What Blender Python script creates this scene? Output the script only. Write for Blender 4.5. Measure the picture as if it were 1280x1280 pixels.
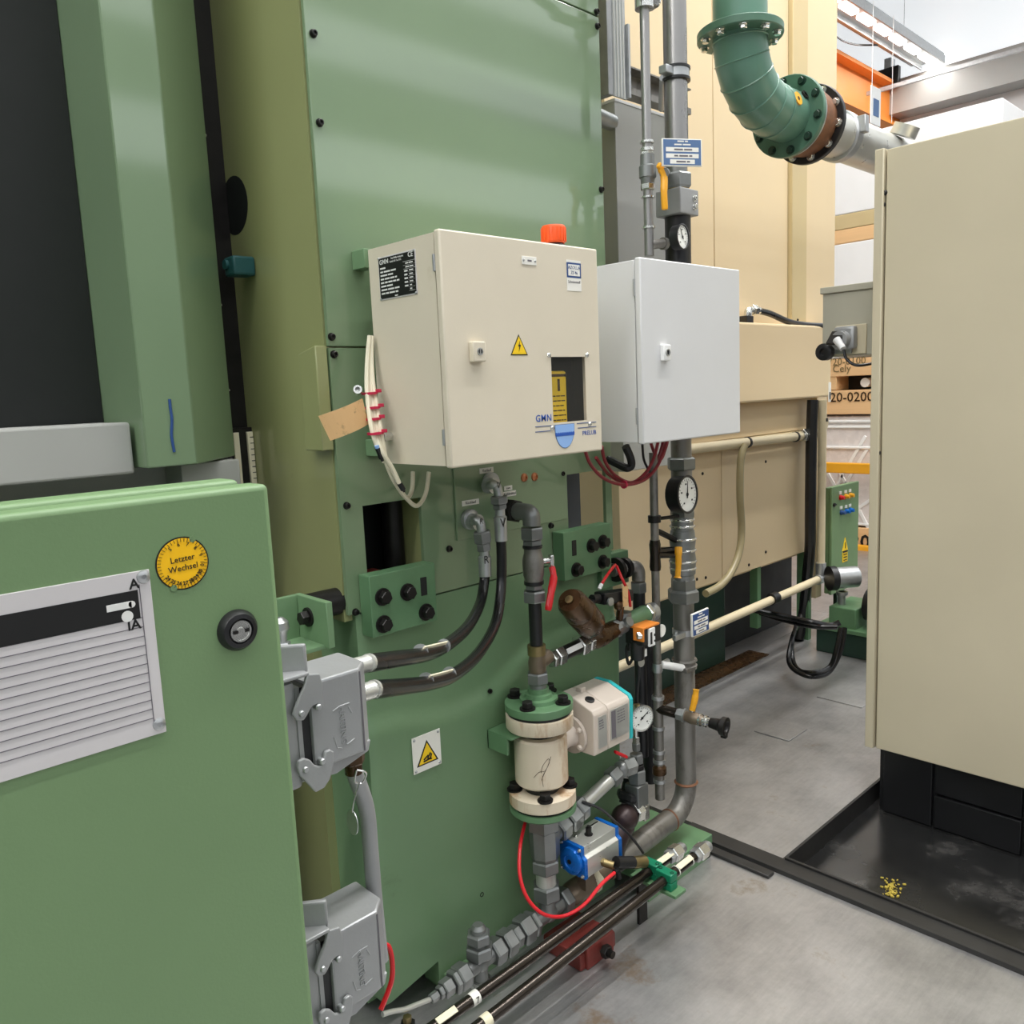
import bpy, bmesh, math, random
from mathutils import Vector as V, Matrix as M
random.seed(7)
for o in list(bpy.data.objects): bpy.data.objects.remove(o)
sc = bpy.context.scene
C = sc.collection
PI = math.pi

# ------------------------------------------------------------------ camera
F_PX = 1037.0                                   # focal length in pixels of a 1280 px wide frame
EYE = V((0, 0, 1.66))
RIGHT = V((0.71995814, -0.6926289, -0.04388037))
DOWN = V((-0.12952672, -0.07198357, -0.98895965))
FWD = V((0.68182337, 0.71769323, -0.1415391))
cam_d = bpy.data.cameras.new('camera')
cam = bpy.data.objects.new('camera', cam_d); C.objects.link(cam)
cam_d.sensor_width = 36; cam_d.lens = F_PX / 1280 * 36; cam_d.clip_start = .02; cam_d.clip_end = 200
mw = M.Identity(4)
for i in range(3):
    mw[i][0] = RIGHT[i]; mw[i][1] = -DOWN[i]; mw[i][2] = -FWD[i]; mw[i][3] = EYE[i]
cam.matrix_world = mw
sc.camera = cam

def at(px, py, Y=None, X=None, Z=None):
    """survey helper: the point of a real plane (X, Y or Z given in metres) that was sighted at photo pixel px, py"""
    r = FWD + RIGHT * ((px - 640) / F_PX) + DOWN * ((py - 640) / F_PX)
    t = (Y - EYE.y) / r.y if Y is not None else (X - EYE.x) / r.x if X is not None else (Z - EYE.z) / r.z
    return EYE + r * t

# ------------------------------------------------------------------ world, exposure
w = bpy.data.worlds.new('world'); sc.world = w; w.use_nodes = True
bg = w.node_tree.nodes['Background']
bg.inputs[0].default_value = (.93, .96, 1, 1); bg.inputs[1].default_value = .15
vs = sc.view_settings
vs.view_transform = 'Standard'; vs.look = 'None'; vs.gamma = 1; vs.use_curve_mapping = False; vs.exposure = -0.3

def area(name, loc, sx, sy, power, rot=(0, 0, 0), col=(1, .99, .965)):
    d = bpy.data.lights.new(name, 'AREA'); d.shape = 'RECTANGLE'; d.size = sx; d.size_y = sy
    d.energy = power; d.color = col
    o = bpy.data.objects.new(name, d); o.location = loc; o.rotation_euler = rot; C.objects.link(o)
    return o
# luminaires of the hall and an added one far left (their housings are built further down)
area('hall_lamp', (5.4, 1.1, 7.62), 6.0, .16, 330)
area('hall_lamp', (3.2, -0.2, 7.62), 9.0, .16, 520)
area('hall_lamp', (-6.5, -0.2, 7.62), 9.0, .16, 420)  # unseen, added as fill light from the left
area('hall_lamp', (9.5, 4.9, 6.12), 9.0, .16, 130)

# ------------------------------------------------------------------ materials
def S(r, g, b):
    f = lambda c: (c / 255 / 12.92) if c <= 10.3 else ((c / 255 + .055) / 1.055) ** 2.4
    return (f(r), f(g), f(b), 1)
MAT = {}
def mat(name, col, rough=.5, metal=0., var=.06, vscale=6., bump=0., bscale=60., spec=.5, emit=None, stain=None, coat=0., stretch=None, alpha=1.):
    if name in MAT: return MAT[name]
    m = bpy.data.materials.new(name); m.use_nodes = True
    nt = m.node_tree; N = nt.nodes; L = nt.links
    p = N['Principled BSDF']
    p.inputs['Base Color'].default_value = col; p.inputs['Roughness'].default_value = rough
    p.inputs['Metallic'].default_value = metal; p.inputs['Specular IOR Level'].default_value = spec
    if coat: p.inputs['Coat Weight'].default_value = coat; p.inputs['Coat Roughness'].default_value = .075; p.inputs['Coat IOR'].default_value = 1.8
    tc = N.new('ShaderNodeTexCoord'); mp = N.new('ShaderNodeMapping'); L.new(tc.outputs['Object'], mp.inputs[0])
    if stretch: mp.inputs['Scale'].default_value = stretch
    last = None
    if var:
        n = N.new('ShaderNodeTexNoise'); n.inputs['Scale'].default_value = vscale; n.inputs['Detail'].default_value = 6
        L.new(mp.outputs[0], n.inputs['Vector'])
        mr = N.new('ShaderNodeMapRange'); mr.inputs[1].default_value = .25; mr.inputs[2].default_value = .75
        mr.inputs[3].default_value = 1 - var; mr.inputs[4].default_value = 1 + var
        L.new(n.outputs['Fac'], mr.inputs[0])
        mx = N.new('ShaderNodeMix'); mx.data_type = 'RGBA'; mx.blend_type = 'MULTIPLY'; mx.inputs[0].default_value = 1
        mx.inputs[6].default_value = col; L.new(mr.outputs[0], mx.inputs[7]); last = mx.outputs[2]
        rr = N.new('ShaderNodeMapRange'); rr.inputs[1].default_value = .3; rr.inputs[2].default_value = .7
        rr.inputs[3].default_value = max(.02, rough - .06); rr.inputs[4].default_value = min(1, rough + .08)
        L.new(n.outputs['Fac'], rr.inputs[0]); L.new(rr.outputs[0], p.inputs['Roughness'])
    if stain:
        scol, sscale, thr, amt = stain
        n2 = N.new('ShaderNodeTexNoise'); n2.inputs['Scale'].default_value = sscale; n2.inputs['Detail'].default_value = 9; n2.inputs['Roughness'].default_value = .7
        L.new(mp.outputs[0], n2.inputs['Vector'])
        m2 = N.new('ShaderNodeMapRange'); m2.inputs[1].default_value = thr; m2.inputs[2].default_value = thr + .12
        m2.inputs[3].default_value = 0; m2.inputs[4].default_value = amt; L.new(n2.outputs['Fac'], m2.inputs[0])
        x2 = N.new('ShaderNodeMix'); x2.data_type = 'RGBA'; L.new(m2.outputs[0], x2.inputs[0])
        if last: L.new(last, x2.inputs[6])
        else: x2.inputs[6].default_value = col
        x2.inputs[7].default_value = scol; last = x2.outputs[2]
    if last: L.new(last, p.inputs['Base Color'])
    if bump:
        nb = N.new('ShaderNodeTexNoise'); nb.inputs['Scale'].default_value = bscale; nb.inputs['Detail'].default_value = 3
        L.new(mp.outputs[0], nb.inputs['Vector'])
        b = N.new('ShaderNodeBump'); b.inputs['Strength'].default_value = bump; b.inputs['Distance'].default_value = .002
        L.new(nb.outputs['Fac'], b.inputs['Height']); L.new(b.outputs[0], p.inputs['Normal'])
    if emit: p.inputs['Emission Color'].default_value = emit[0]; p.inputs['Emission Strength'].default_value = emit[1]
    if alpha < 1: p.inputs['Alpha'].default_value = alpha
    MAT[name] = m
    return m
GREEN = mat('machine green enamel', S(118, 141, 108), .36, var=.05, vscale=2.2, bump=.05, bscale=180, coat=.5)
GCAST = mat('green painted casting', S(110, 140, 104), .36, var=.08, vscale=3, bump=.4, bscale=30, stain=(S(70, 84, 52), 5., .64, .45))
OLIVE = mat('column olive green enamel', S(146, 150, 102), .36, var=.08, vscale=1.6, bump=.05, bscale=120, coat=.6, stain=(S(84, 88, 52), 2.5, .62, .4))  # column toned more olive than the green covers
GCAB = mat('cabinet green powder coat', S(112, 140, 98), .45, var=.03, vscale=4, bump=.1, bscale=300)
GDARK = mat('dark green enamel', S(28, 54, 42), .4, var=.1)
GFLNG = mat('flange green enamel', S(94, 130, 94), .35, var=.08, vscale=20)
GDUCT = mat('duct blue green enamel', S(98, 138, 120), .32, var=.08, vscale=5, bump=.04)
BEIGE = mat('beige powder coat', S(216, 206, 186), .5, var=.03, vscale=7, bump=.12, bscale=420, stain=(S(170, 156, 116), 6., .62, .3))
BEIGEM = mat('machine cream enamel', S(222, 200, 162), .45, var=.025, vscale=2)
BEIGED = mat('machine cream trim', S(200, 180, 136), .45, var=.03)
BEIGEC = mat('cabinet beige enamel', S(202, 191, 164), .45, var=.04, vscale=3, stain=(S(150, 138, 110), 5., .68, .35))
LGREY = mat('light grey powder coat', S(214, 214, 214), .5, var=.02, vscale=6, bump=.1, bscale=420)
MGREY = mat('sheet steel grey enamel', S(168, 168, 164), .42, var=.04, vscale=3)
WHITE = mat('white paint', S(238, 238, 236), .5, var=.02)
WALLW = mat('white plaster', S(232, 232, 232), .7, var=.02)
BLACK = mat('black plastic', S(24, 24, 26), .38, var=.1)
BLKM = mat('black oxide steel', S(38, 36, 35), .4, metal=.5, var=.15, vscale=40)
RUBB = mat('black rubber hose', S(16, 16, 18), .27, var=.02, vscale=2)
VALVB = mat('brownish valve casting', S(122, 108, 92), .38, metal=.55, var=.2, vscale=18)
DARK = mat('void shade and screen black', S(16, 20, 18), .6, var=.1)  # near-black that stands in for shade inside openings, also the screen
ZINC = mat('zinc plated steel', S(138, 140, 139), .4, metal=.75, var=.12, vscale=22, bump=.04)
CHROM = mat('bright steel', S(214, 214, 210), .22, metal=.95, var=.08, vscale=25)
SHAFT = mat('ground steel shaft', S(96, 100, 108), .4, metal=.3)
GDFL = mat('duct flange green', S(78, 114, 94), .36, var=.1, vscale=14)
GALV = mat('galvanised steel', S(184, 186, 187), .36, metal=.8, var=.12, vscale=30)
PIPE = mat('grey steel pipe', S(134, 131, 126), .42, metal=.6, var=.25, vscale=14, stain=(S(84, 76, 66), 18., .52, .55), stretch=(1, 1, .35))
PIPEB = mat('bright steel pipe', S(158, 156, 154), .3, metal=.85, var=.2, vscale=9, stretch=(1, 1, .2))
DPIPE = mat('oiled dark steel tube', S(64, 58, 53), .2, metal=.8, var=.2, vscale=20, stretch=(.3, 1, 1))
BRASS = mat('tarnished brass', S(142, 126, 88), .35, metal=.8, var=.2, vscale=40)
BRONZ = mat('oily bronze casting', S(74, 52, 30), .28, metal=.45, var=.3, vscale=30, bump=.2, bscale=90)
RUST = mat('rusty weld', S(122, 84, 60), .6, metal=.3, var=.3, vscale=60)
ALU = mat('silver grey diecast', S(158, 159, 160), .42, metal=.35, var=.07, vscale=12, bump=.12, bscale=160, stain=(S(96, 92, 88), 9., .66, .5))
CREAM = mat('cream enamel with rust runs', S(214, 200, 178), .45, var=.05, vscale=10, stain=(S(168, 122, 70), 11., .5, .75), stretch=(1, 1, .25))
WARMG = mat('warm grey enamel', S(206, 194, 182), .42, var=.04, vscale=6, stain=(S(150, 128, 112), 12., .68, .4))
TURQ = mat('turquoise plastic', S(52, 188, 192), .4)
BLUE = mat('blue anodised cap', S(12, 104, 196), .3, metal=.25, var=.06)
ALUB = mat('brushed aluminium', S(206, 206, 200), .32, metal=.6, var=.05, vscale=18)
RED = mat('red plastic', S(206, 26, 34), .35, var=.05)
REDH = mat('red hose', S(214, 34, 44), .35, var=.05)
DRED = mat('dark red cable', S(132, 28, 40), .4, var=.08)
YEL = mat('yellow enamel', S(232, 164, 32), .4, var=.06)
SIGN = mat('sign yellow', S(248, 206, 24), .45, var=.02)
YLAB = mat('sticker golden yellow', S(252, 194, 8), .45, var=.02)
ORAN = mat('orange plastic', S(236, 88, 28), .45, var=.05)
ORANB = mat('crane orange enamel', S(222, 132, 48), .5, var=.05, vscale=2)
TAN = mat('tan paper', S(222, 180, 128), .75, var=.08, stain=(S(120, 100, 66), 30., .55, .7))
WLAB = mat('white label', S(236, 234, 226), .5, var=.02)
CLAB = mat('cream label', S(228, 220, 192), .5, var=.03)
BLUT = mat('tag slate blue', S(88, 116, 158), .45, var=.02)
BLUN = mat('tag navy blue', S(42, 74, 130), .45, var=.02)
INKB = mat('blue ink', S(36, 84, 170), .5, var=0)
WATER = mat('printed water blue', S(142, 180, 232), .5, var=0)
INK = mat('black ink', S(16, 16, 16), .5, var=0)
DBRN = mat('dark brown cast iron', S(58, 44, 44), .35, metal=.3, var=.2, vscale=20)
DIRTY = mat('dirty yellow crumbs', S(190, 168, 70), .7)
GINK = mat('grey ink', S(104, 100, 106), .5, var=0)
WINK = mat('white ink', S(226, 226, 222), .5, var=0)
PLATE = mat('anodised plate', S(216, 212, 212), .38, metal=.2, var=.02)
COPP = mat('copper screw', S(188, 122, 84), .35, metal=.8, var=.1)
WIRE = mat('white cable sheath', S(226, 218, 194), .45, var=.04)
HOSEB = mat('beige conduit plastic', S(206, 192, 160), .42, var=.05)
HOSEG = mat('dirty translucent hose', S(150, 138, 104), .35, var=.12, vscale=14)
PINK = mat('crimson cable tie', S(196, 36, 74), .4)
TEAL = mat('green clamp plastic', S(10, 118, 84), .4, var=.05)
TEALD = mat('teal clamp plastic', S(28, 78, 80), .4, var=.05)
FOOTR = mat('dark red casting', S(112, 42, 36), .5, var=.2, vscale=30, bump=.3)
WOOD = mat('pale softwood', S(228, 186, 136), .65, var=.1, vscale=4, stretch=(1, .2, 6))
FILM = mat('clear stretch film over goods', S(226, 218, 214), .25, var=.06, vscale=12, bump=.5, bscale=12)
GRYC = mat('operator box grey', S(176, 172, 156), .45, var=.04, vscale=5)
DIAL = mat('dial white', S(236, 236, 230), .35, var=0, coat=.4)
SHADE = mat('cabinet inside shade', S(60, 58, 52), .15, var=0)  # dark colour stands in for the shade inside the beige cabinet

def floor_material():
    m = bpy.data.materials.new('brushed steel floor sheet'); m.use_nodes = True
    nt = m.node_tree; N = nt.nodes; L = nt.links; p = N['Principled BSDF']
    tc = N.new('ShaderNodeTexCoord')
    def noise(scale, st, det=6, ro=.6):
        mp = N.new('ShaderNodeMapping'); mp.inputs['Scale'].default_value = st; L.new(tc.outputs['Object'], mp.inputs[0])
        mp.inputs['Rotation'].default_value = (0, 0, .7)
        n = N.new('ShaderNodeTexNoise'); n.inputs['Scale'].default_value = scale; n.inputs['Detail'].default_value = det; n.inputs['Roughness'].default_value = ro
        L.new(mp.outputs[0], n.inputs['Vector']); return n.outputs['Fac']
    big = noise(2.6, (1, 1, 1), 10, .72); scr = noise(9, (1, 8, 1), 6, .7); sta = noise(2.6, (1, 1, 1), 10, .72); spk = noise(9, (1, 1, 1), 10, .75)
    cr = N.new('ShaderNodeValToRGB'); e = cr.color_ramp.elements
    e[0].position = .26; e[0].color = S(138, 137, 137); e[1].position = .74; e[1].color = S(206, 204, 203)
    ad = N.new('ShaderNodeMath'); ad.operation = 'MULTIPLY_ADD'; ad.inputs[1].default_value = .22; L.new(scr, ad.inputs[0])
    sc2 = N.new('ShaderNodeMath'); sc2.operation = 'MULTIPLY'; sc2.inputs[1].default_value = .78; L.new(big, sc2.inputs[0]); L.new(sc2.outputs[0], ad.inputs[2])
    L.new(ad.outputs[0], cr.inputs[0])
    mr = N.new('ShaderNodeMapRange'); mr.inputs[1].default_value = .60; mr.inputs[2].default_value = .70; mr.inputs[4].default_value = .7; L.new(sta, mr.inputs[0])
    mx = N.new('ShaderNodeMix'); mx.data_type = 'RGBA'; L.new(mr.outputs[0], mx.inputs[0]); L.new(cr.outputs[0], mx.inputs[6]); mx.inputs[7].default_value = S(128, 104, 62)
    last = mx.outputs[2]
    for (x, y, rad, amt) in ((1.50, 1.33, .07, .55), (1.72, 1.40, .07, .5), (3.42, 1.70, .05, .45)):   # rust and oil spots on the sheets
        vm = N.new('ShaderNodeVectorMath'); vm.operation = 'DISTANCE'; vm.inputs[1].default_value = (x - 2.5, y + 5.5, .22); L.new(tc.outputs['Object'], vm.inputs[0])
        wob = N.new('ShaderNodeMath'); wob.operation = 'MULTIPLY_ADD'; wob.inputs[1].default_value = -.45; L.new(spk, wob.inputs[0]); L.new(vm.outputs['Value'], wob.inputs[2])
        m3 = N.new('ShaderNodeMapRange'); m3.inputs[1].default_value = rad - .22; m3.inputs[2].default_value = rad - .30; m3.inputs[3].default_value = 0; m3.inputs[4].default_value = amt; L.new(wob.outputs[0], m3.inputs[0])
        x3 = N.new('ShaderNodeMix'); x3.data_type = 'RGBA'; L.new(m3.outputs[0], x3.inputs[0]); L.new(last, x3.inputs[6]); x3.inputs[7].default_value = S(140, 104, 44); last = x3.outputs[2]
    L.new(last, p.inputs['Base Color'])
    p.inputs['Metallic'].default_value = .72
    r = N.new('ShaderNodeMapRange'); r.inputs[3].default_value = .26; r.inputs[4].default_value = .52; L.new(ad.outputs[0], r.inputs[0]); L.new(r.outputs[0], p.inputs['Roughness'])
    b = N.new('ShaderNodeBump'); b.inputs['Strength'].default_value = .12; b.inputs['Distance'].default_value = .002
    L.new(scr, b.inputs['Height']); L.new(b.outputs[0], p.inputs['Normal'])
    return m
FLOORM = floor_material()
OILY = mat('oily black tray', S(34, 34, 34), .22, var=.3, vscale=5, spec=.7, stain=(S(86, 84, 82), 3., .52, .7))
CURB = mat('dark steel profile', S(58, 57, 56), .45, metal=.4, var=.15, vscale=12)
GLASS = bpy.data.materials.new('smoked window pane'); GLASS.use_nodes = True
_p = GLASS.node_tree.nodes['Principled BSDF']; _p.inputs['Base Color'].default_value = (.2, .2, .19, 1); _p.inputs['Alpha'].default_value = .08
_p.inputs['Roughness'].default_value = .03

# ------------------------------------------------------------------ mesh builder
class B:
    def __init__(s): s.b = bmesh.new()
    def _merge(s, t, mtx=None, smooth=False):
        if mtx is not None: bmesh.ops.transform(t, matrix=mtx, verts=t.verts)
        if smooth:
            for f in t.faces: f.smooth = True
        me = bpy.data.meshes.new('t'); t.to_mesh(me); t.free(); s.b.from_mesh(me); bpy.data.meshes.remove(me)
        return s
    def box(s, x0, x1, y0, y1, z0, z1, bev=0, seg=2, mtx=None):
        t = bmesh.new(); bmesh.ops.create_cube(t, size=1)
        bmesh.ops.scale(t, vec=(abs(x1 - x0), abs(y1 - y0), abs(z1 - z0)), verts=t.verts)
        bmesh.ops.translate(t, vec=((x0 + x1) / 2, (y0 + y1) / 2, (z0 + z1) / 2), verts=t.verts)
        if bev:
            for f in bmesh.ops.bevel(t, geom=t.edges[:], offset=bev, segments=seg, profile=.5, affect='EDGES')['faces']: f.smooth = True
            big = sorted(t.faces, key=lambda f: -f.calc_area())[:6]
            for f in big: f.smooth = False
        return s._merge(t, mtx)
    def obox(s, c, ux, uy, uz, size, bev=0):
        m = M.Identity(4)
        for i in range(3):
            m[i][0] = ux[i]; m[i][1] = uy[i]; m[i][2] = uz[i]; m[i][3] = c[i]
        a, b, d = size
        return s.box(-a / 2, a / 2, -b / 2, b / 2, -d / 2, d / 2, bev, 2, m)
    def lathe(s, p, axis, prof, n=20, cap=True, flat=False):
        """profile = [(height along axis, radius)]"""
        p = V(p); a = V(axis).normalized(); u = a.orthogonal().normalized(); v = a.cross(u)
        t = bmesh.new(); rings = []
        for h, r in prof:
            rings.append([t.verts.new(p + a * h + (u * math.cos(2 * PI * k / n) + v * math.sin(2 * PI * k / n)) * max(r, 1e-5)) for k in range(n)])
        for A, Bq in zip(rings, rings[1:]):
            for k in range(n): t.faces.new((A[k], A[(k + 1) % n], Bq[(k + 1) % n], Bq[k]))
        if cap: t.faces.new(rings[0][::-1]); t.faces.new(rings[-1])
        return s._merge(t, None, smooth=not flat)
    def cyl(s, p0, p1, r, r2=None, n=18, flat=False):
        p0 = V(p0); p1 = V(p1); d = p1 - p0
        return s.lathe(p0, d, [(0, r), (d.length, r if r2 is None else r2)], n, True, flat)
    def hex(s, p0, p1, r, ch=.12):
        p0 = V(p0); p1 = V(p1); L = (p1 - p0).length; c = min(L * .2, r * ch)
        return s.lathe(p0, p1 - p0, [(0, r * .9), (c, r), (L - c, r), (L, r * .9)], 6, True, True)
    def tube(s, pts, r, n=10, sub=6, closed=False):
        P = [V(q) for q in pts]
        if sub > 1 and len(P) > 2:
            Q = []
            for i in range(len(P) - 1):
                a = P[max(i - 1, 0)]; b = P[i]; c = P[i + 1]; d = P[min(i + 2, len(P) - 1)]
                for k in range(sub):
                    t = k / sub
                    Q.append(.5 * ((2 * b) + (c - a) * t + (2 * a - 5 * b + 4 * c - d) * t * t + (3 * b - a - 3 * c + d) * t ** 3))
            Q.append(P[-1]); P = Q
        t = bmesh.new(); rings = []; u = None
        for i, q in enumerate(P):
            d = (P[min(i + 1, len(P) - 1)] - P[max(i - 1, 0)]).normalized()
            u = d.orthogonal().normalized() if u is None else (u - d * u.dot(d)).normalized()
            v = d.cross(u); rr = r[i * (len(r) - 1) // (len(P) - 1)] if isinstance(r, (list, tuple)) else r
            rings.append([t.verts.new(q + (u * math.cos(2 * PI * k / n) + v * math.sin(2 * PI * k / n)) * rr) for k in range(n)])
        for A, Bq in zip(rings, rings[1:]):
            for k in range(n): t.faces.new((A[k], A[(k + 1) % n], Bq[(k + 1) % n], Bq[k]))
        t.faces.new(rings[0][::-1]); t.faces.new(rings[-1])
        return s._merge(t, None, True)
    def arc(s, c, a0, a1, e0, e1, R, r, n=16, seg=10, flatten=None):
        """elbow: centre c, from c+e0*R to c+e1*R (e0 perpendicular to e1), angles a0..a1"""
        c = V(c); e0 = V(e0); e1 = V(e1)
        return s.tube([c + e0 * R * math.cos(a0 + (a1 - a0) * k / seg) + e1 * R * math.sin(a0 + (a1 - a0) * k / seg) for k in range(seg + 1)], r, n, 1)
    def prism(s, pts, ext, bev=0):
        t = bmesh.new(); e = V(ext)
        a = [t.verts.new(V(q)) for q in pts]; b = [t.verts.new(V(q) + e) for q in pts]
        n = len(a)
        t.faces.new(a[::-1]); t.faces.new(b)
        for k in range(n): t.faces.new((a[k], a[(k + 1) % n], b[(k + 1) % n], b[k]))
        bmesh.ops.recalc_face_normals(t, faces=t.faces)
        if bev:
            flat = [f.normal.copy() for f in t.faces]
            for f in bmesh.ops.bevel(t, geom=t.edges[:], offset=bev, segments=2, profile=.5, affect='EDGES')['faces']: f.smooth = True
            for f in t.faces:
                if any(f.normal.dot(q) > .9999 for q in flat): f.smooth = False
        return s._merge(t, None)
    def ball(s, c, r, sc_=(1, 1, 1), n=16):
        t = bmesh.new(); bmesh.ops.create_uvsphere(t, u_segments=n, v_segments=n // 2, radius=r)
        bmesh.ops.scale(t, vec=sc_, verts=t.verts); bmesh.ops.translate(t, vec=V(c), verts=t.verts)
        return s._merge(t, None, True)
    def mesh(s, name, off):
        b = s.b; bmesh.ops.recalc_face_normals(b, faces=b.faces)
        bmesh.ops.translate(b, vec=-V(off), verts=b.verts)
        for e in b.edges:
            if len(e.link_faces) == 2 and e.calc_face_angle(0) > .6: e.smooth = False
        me = bpy.data.meshes.new(name); b.to_mesh(me); b.free()
        return me

ROOT = {}
def tag(o, label=None, cat=None, group=None, kind=None):
    if label: o['label'] = label
    if cat: o['category'] = cat
    if group: o['group'] = group
    if kind: o['kind'] = kind
    return o
def T(name, label, cat, loc, group=None):
    """a thing: an Empty at its base that parents its parts"""
    o = bpy.data.objects.new(name, None); C.objects.link(o); o.location = loc; o.empty_display_size = .05
    ROOT[o.name] = V(loc)
    return tag(o, label, cat, group)
def O(name, b, m, parent=None, label=None, cat=None, group=None, kind=None):
    """ONE mesh object (world coordinates in the builder)"""
    if parent is not None: off = ROOT[parent.name]
    else:
        vs_ = [v.co for v in b.b.verts]
        lo = [min(v[i] for v in vs_) for i in range(3)]; hi = [max(v[i] for v in vs_) for i in range(3)]
        off = V(((lo[0] + hi[0]) / 2, (lo[1] + hi[1]) / 2, lo[2]))
    me = b.mesh(name, off); me.materials.append(m)
    o = bpy.data.objects.new(name, me); C.objects.link(o)
    if parent is not None: o.parent = parent
    else: o.location = off
    ROOT[o.name] = off
    return tag(o, label, cat, group, kind)
SHARED = {}
def put(name, key, builder, m, parent, p, axis=(0, -1, 0)):
    """a copy of a small repeated part (shared mesh whose own axis is +Z) set at p, pointing along axis"""
    if key not in SHARED:
        me = builder().mesh(key, (0, 0, 0)); me.materials.append(m); SHARED[key] = me
    o = bpy.data.objects.new(name, SHARED[key]); C.objects.link(o); o.parent = parent
    q = V((0, 0, 1)).rotation_difference(V(axis)).to_matrix().to_4x4()
    off = ROOT[parent.name]
    o.matrix_basis = M.Translation(V(p) - off) @ q
    return o
def hexbolt(r, h):
    return lambda: B().lathe((0, 0, 0), (0, 0, 1), [(0, r * 1.35), (h * .2, r * 1.35)], 16).hex((0, 0, h * .2), (0, 0, h), r)
def capscrew(r, h):
    return lambda: B().lathe((0, 0, 0), (0, 0, 1), [(0, r * 1.3), (h * .15, r * 1.3)], 16).lathe((0, 0, h * .15), (0, 0, 1), [(0, r), (h * .75, r), (h * .85, r * .85), (h * .85, r * .5), (h * .5, r * .48)], 14)
def button(r, h):
    return lambda: B().lathe((0, 0, 0), (0, 0, 1), [(0, r), (h * .5, r * .92), (h * .9, r * .6), (h, r * .35), (h * .7, r * .3)], 14)
TEXTS = []
def text(s_, p, xd, yd, size, m, parent, name='lettering', align='CENTER', bold=0., label=None, kind=None, depth=.0004, wid=1., space=1.):
    """flat printed lettering on a real surface, baseline direction xd, up direction yd"""
    c = bpy.data.curves.new(name, 'FONT'); c.body = s_; c.size = size; c.align_x = align; c.align_y = 'CENTER'
    c.extrude = depth / 2; c.offset = bold * size; c.resolution_u = 2; c.space_character = space
    o = bpy.data.objects.new('tmp', c); C.objects.link(o)
    TEXTS.append((o, V(p), V(xd).normalized() * wid, V(yd).normalized(), m, parent, name, label, kind))
def flush_texts():
    bpy.context.view_layer.update()
    dg = bpy.context.evaluated_depsgraph_get()
    for (o, p, xd, yd, m, parent, name, label, kind) in TEXTS:
        me = bpy.data.meshes.new_from_object(o.evaluated_get(dg))
        z = xd.cross(yd).normalized(); mx = M.Identity(4); off = ROOT[parent.name]
        for i in range(3):
            mx[i][0] = xd[i]; mx[i][1] = yd[i]; mx[i][2] = z[i]; mx[i][3] = p[i] - off[i]
        me.transform(mx); me.materials.clear(); me.materials.append(m)
        q = bpy.data.objects.new(name, me); C.objects.link(q); q.parent = parent; ROOT[q.name] = off
        tag(q, label, None, None, kind)
    for t in TEXTS:
        c = t[0].data; bpy.data.objects.remove(t[0]); bpy.data.curves.remove(c)
XA, YA, ZA = V((1, 0, 0)), V((0, 1, 0)), V((0, 0, 1))
NX, NY, NZ = -XA, -YA, -ZA
# ================================================================== the hall
fl = O('floor', B().box(-26, 31, -22, 11, -.22, -.12), CURB, kind='structure')
def fpart(name, b, m, label=None): return O(name, b, m, fl, label)
CX = 2.43                                         # curb line between the near sheet and the tray
fpart('floor_sheet', B().box(-26, CX, -22, 11, -.12, 0), FLOORM, 'brushed steel floor sheet with scratches and brown stains')
fpart('floor_sheet', B().box(CX + .085, 5.6, 1.345, 2.62, -.12, 0).box(5.603, 15, 1.345, 11, -.12, 0).box(CX + .085, 5.6, 2.623, 11, -.12, 0), FLOORM)
fpart('oil_tray', B().box(CX + .085, 31, -22, 1.335, -.12, -.075), OILY, 'oily black drip tray with yellow dirt')
fpart('tray_rim', B().box(CX + .085, 15, 1.335, 1.345, -.12, .003), CURB)
fpart('cover_plate', B().box(3.42, 3.60, 1.80, 1.98, .0, .006, .002), FLOORM)
fpart('cover_plate', B().box(4.02, 4.32, 1.72, 1.96, .0, .006, .002), FLOORM)
tr = B().box(CX, CX + .085, -6, 1.72, -.12, .004, .002).box(CX - .006, CX + .004, -6, 1.72, -.01, .016, .001).box(CX + .079, CX + .09, -6, 1.335, -.06, .012, .001)
O('trim_1', tr, CURB, kind='structure')
O('trim_2', B().box(2.37, 2.41, 1.32, 1.64, 0, .012, .003), CURB, kind='structure')
# yellow dirt in the tray, countless crumbs
cr = B()
for k in range(70):
    x, y = at(1114 + random.gauss(0, 6), 1112 + random.gauss(0, 6), Z=-.07).xy; r = random.uniform(.002, .006)
    if x < CX + .1 or y > 1.3: continue
    cr.obox((x, y, -.071), V((math.cos(k), math.sin(k), 0)), V((-math.sin(k), math.cos(k), 0)), ZA, (r * 2, r, r), r * .2)
O('dirt', cr, DIRTY, label='yellow crumbs of dirt lying in the oily black tray', cat='dirt', kind='stuff')
O('ceiling', B().box(-26, 31, -22, 11, 8, 8.2), MGREY, kind='structure')
wr = O('wall_right', B().box(14, 14.2, -1, 11, -.12, 8).box(14, 31, -1.2, -1, -.12, 8), WALLW, kind='structure')
O('wall_back', B().box(-9, 15, 10.8, 11, -.12, 8), WALLW, kind='structure')
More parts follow.
